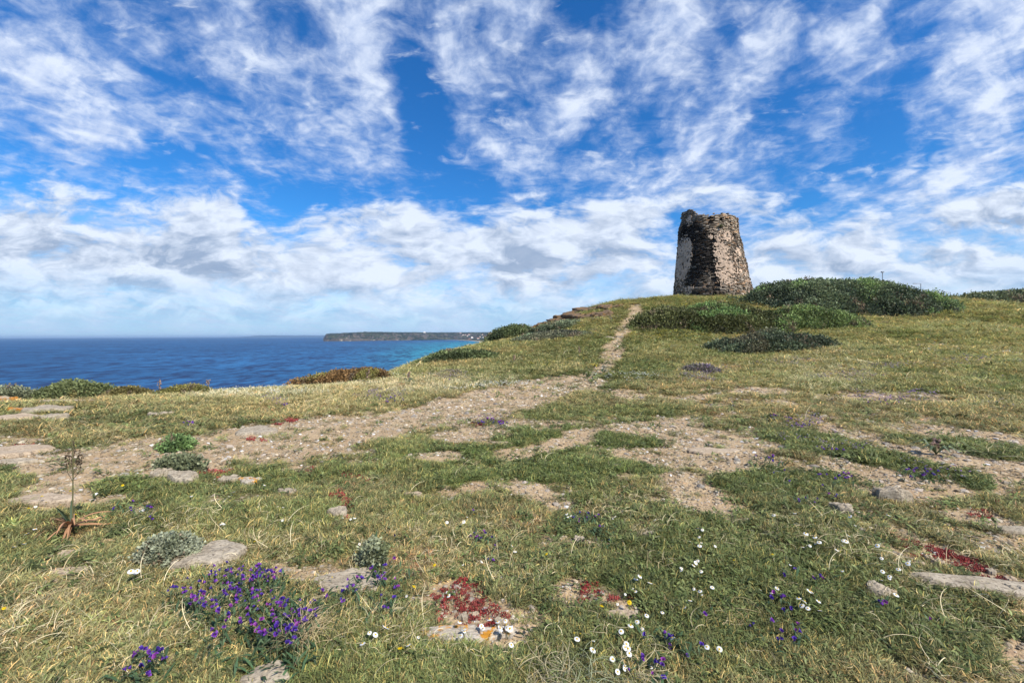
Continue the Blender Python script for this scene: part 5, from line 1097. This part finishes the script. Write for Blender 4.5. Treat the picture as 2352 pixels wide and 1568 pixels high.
# gravel
x, y, z, r, s, mk, g, k = points(3400, 3.4, 40, 5); gv = .4+.6*sstep(-.25, .25, fbm(x*1.1, y*1.1, 410, 3)); k &= g.random(len(x)) < np.clip(mk['bare']*gv+mk['thin']*.45+.012, 0, 1)
x, y, z, r, s = sel(k, x, y, z, r, s); n = len(x); sz = (.0032+.014*g.random(n)**5)*s**.9*g.uniform(.7,1.3,n)
u = g.random(n); t = np.where((u < .35)[:, None], np.array([[.27,.215,.145]]), np.where((u < .7)[:, None], np.array([[.43,.33,.21]]), np.array([[.52,.44,.33]]))); t = np.where((u > .96)[:, None], np.array([[.75,.73,.70]]), t)
scatter('gravel', 'stone', x, y, z, sz, t*g.uniform(.6,1.25,(n,1)), 'loose grey and pinkish gravel on the bare soil and path', 'gravel', .25, 5, .001)
# larger loose stones
x, y, z, r, s, mk, g, k = points(60, 4, 40, 6); k &= g.random(len(x)) < np.clip(mk['bare']*.8+mk['thin']*.06+.02, 0, 1)
x, y, z, r, s = sel(k, x, y, z, r, s); n = len(x)
scatter('loose_stones', 'stone', x, y, z, (.012+.028*g.random(n)**3)*s**.7, mixc((.27,.24,.20), (.46,.38,.30), g.random(n))*g.uniform(.7,1.3,(n,1)), 'scattered flat stones lying on the gravel', 'stones', .2, 6)
# straw litter on the path
x, y, z, r, s, mk, g, k = points(260, 4, 24, 7); k &= g.random(len(x)) < np.clip(mk['path']*.55+mk['bare']*.10, 0, 1)
x, y, z, r, s = sel(k, x, y, z, r, s); n = len(x)
scatter('straw_litter', 'straw', x, y, z, np.stack([s*.42, s*.42, s*.12], -1), mixc((.50,.40,.25), (.36,.27,.16), g.random(n))*g.uniform(.7,1.2,(n,1)), 'trodden straw litter on the gravel path', 'dry grass', .1, 7, .002)
# red stonecrop
x, y, z, r, s, mk, g, k = points(2400, 4, 14, 8); rv = blobval(mk['px'], mk['py'], REDS); k &= g.random(len(x)) < np.clip((rv+mk['n2']*1.2-.46)*1.4, 0, .62)*(rv > .22)
x, y, z, r, s = sel(k, x, y, z, r, s); n = len(x)
scatter('red_stonecrop', 'sedum', x, y, z, s*g.uniform(.35,.95,n), mixc((.27,.025,.03), (.40,.10,.08), g.random(n))*g.uniform(.6,1.3,(n,1)), 'bright red stonecrop creeping over bare stony spots', 'stonecrop', .2, 8)
# flower drifts too far to count
def drift(name, key, col, col2, lab, cat, rho, seed, thr=.35):
    x, y, z, r, s, mk, g, k = points(rho, 8, 62, seed, rmin=6.5); v = mk[key]+mk['n2']*.9+mk['n']*.3; k &= g.random(len(x)) < np.clip((v-thr)*1.5, 0, 1)*(mk[key] > .02)
    x, y, z, r, s = sel(k, x, y, z, r, s); n = len(x)
    scatter(name, 'bloom', x, y, z, np.stack([s*.8, s*.8, s**.6], -1), mixc(col, col2, g.random(n))*g.uniform(.75,1.2,(n,1)), lab, cat, .2, seed)
drift('white_flower_drift', 'white', (.75,.75,.72), (.62,.64,.55), 'drifts of tiny white flowers in the turf beyond the path', 'flowers', 70, 11, .45)
drift('yellow_flower_drift', 'yell', (.62,.46,.02), (.45,.42,.05), 'yellow flowers along the foot of the shrubs and the heath', 'flowers', 60, 12, .35)
drift('purple_flower_drift', 'purp', (.17,.11,.24), (.24,.17,.26), 'hazy purple flower patches across the far field', 'flowers', 110, 13, .35)

# ------------------------------------------------------------------ air
m, g = new_mat('sea_air'); v = g.node('ShaderNodeVolumePrincipled'); v.inputs['Color'].default_value = (.55,.76,1.0,1); v.inputs['Density'].default_value = 3.2e-5; v.inputs['Anisotropy'].default_value = .2
o = g.node('ShaderNodeOutputMaterial'); g.l.new(v.outputs[0], o.inputs[1])
b = MB(); b.box((0,0,21), (150000,150000,146)); hz = b.build('haze', m); tag(hz, 'thin blue sea haze over the water and far coast', 'haze', kind='stuff')
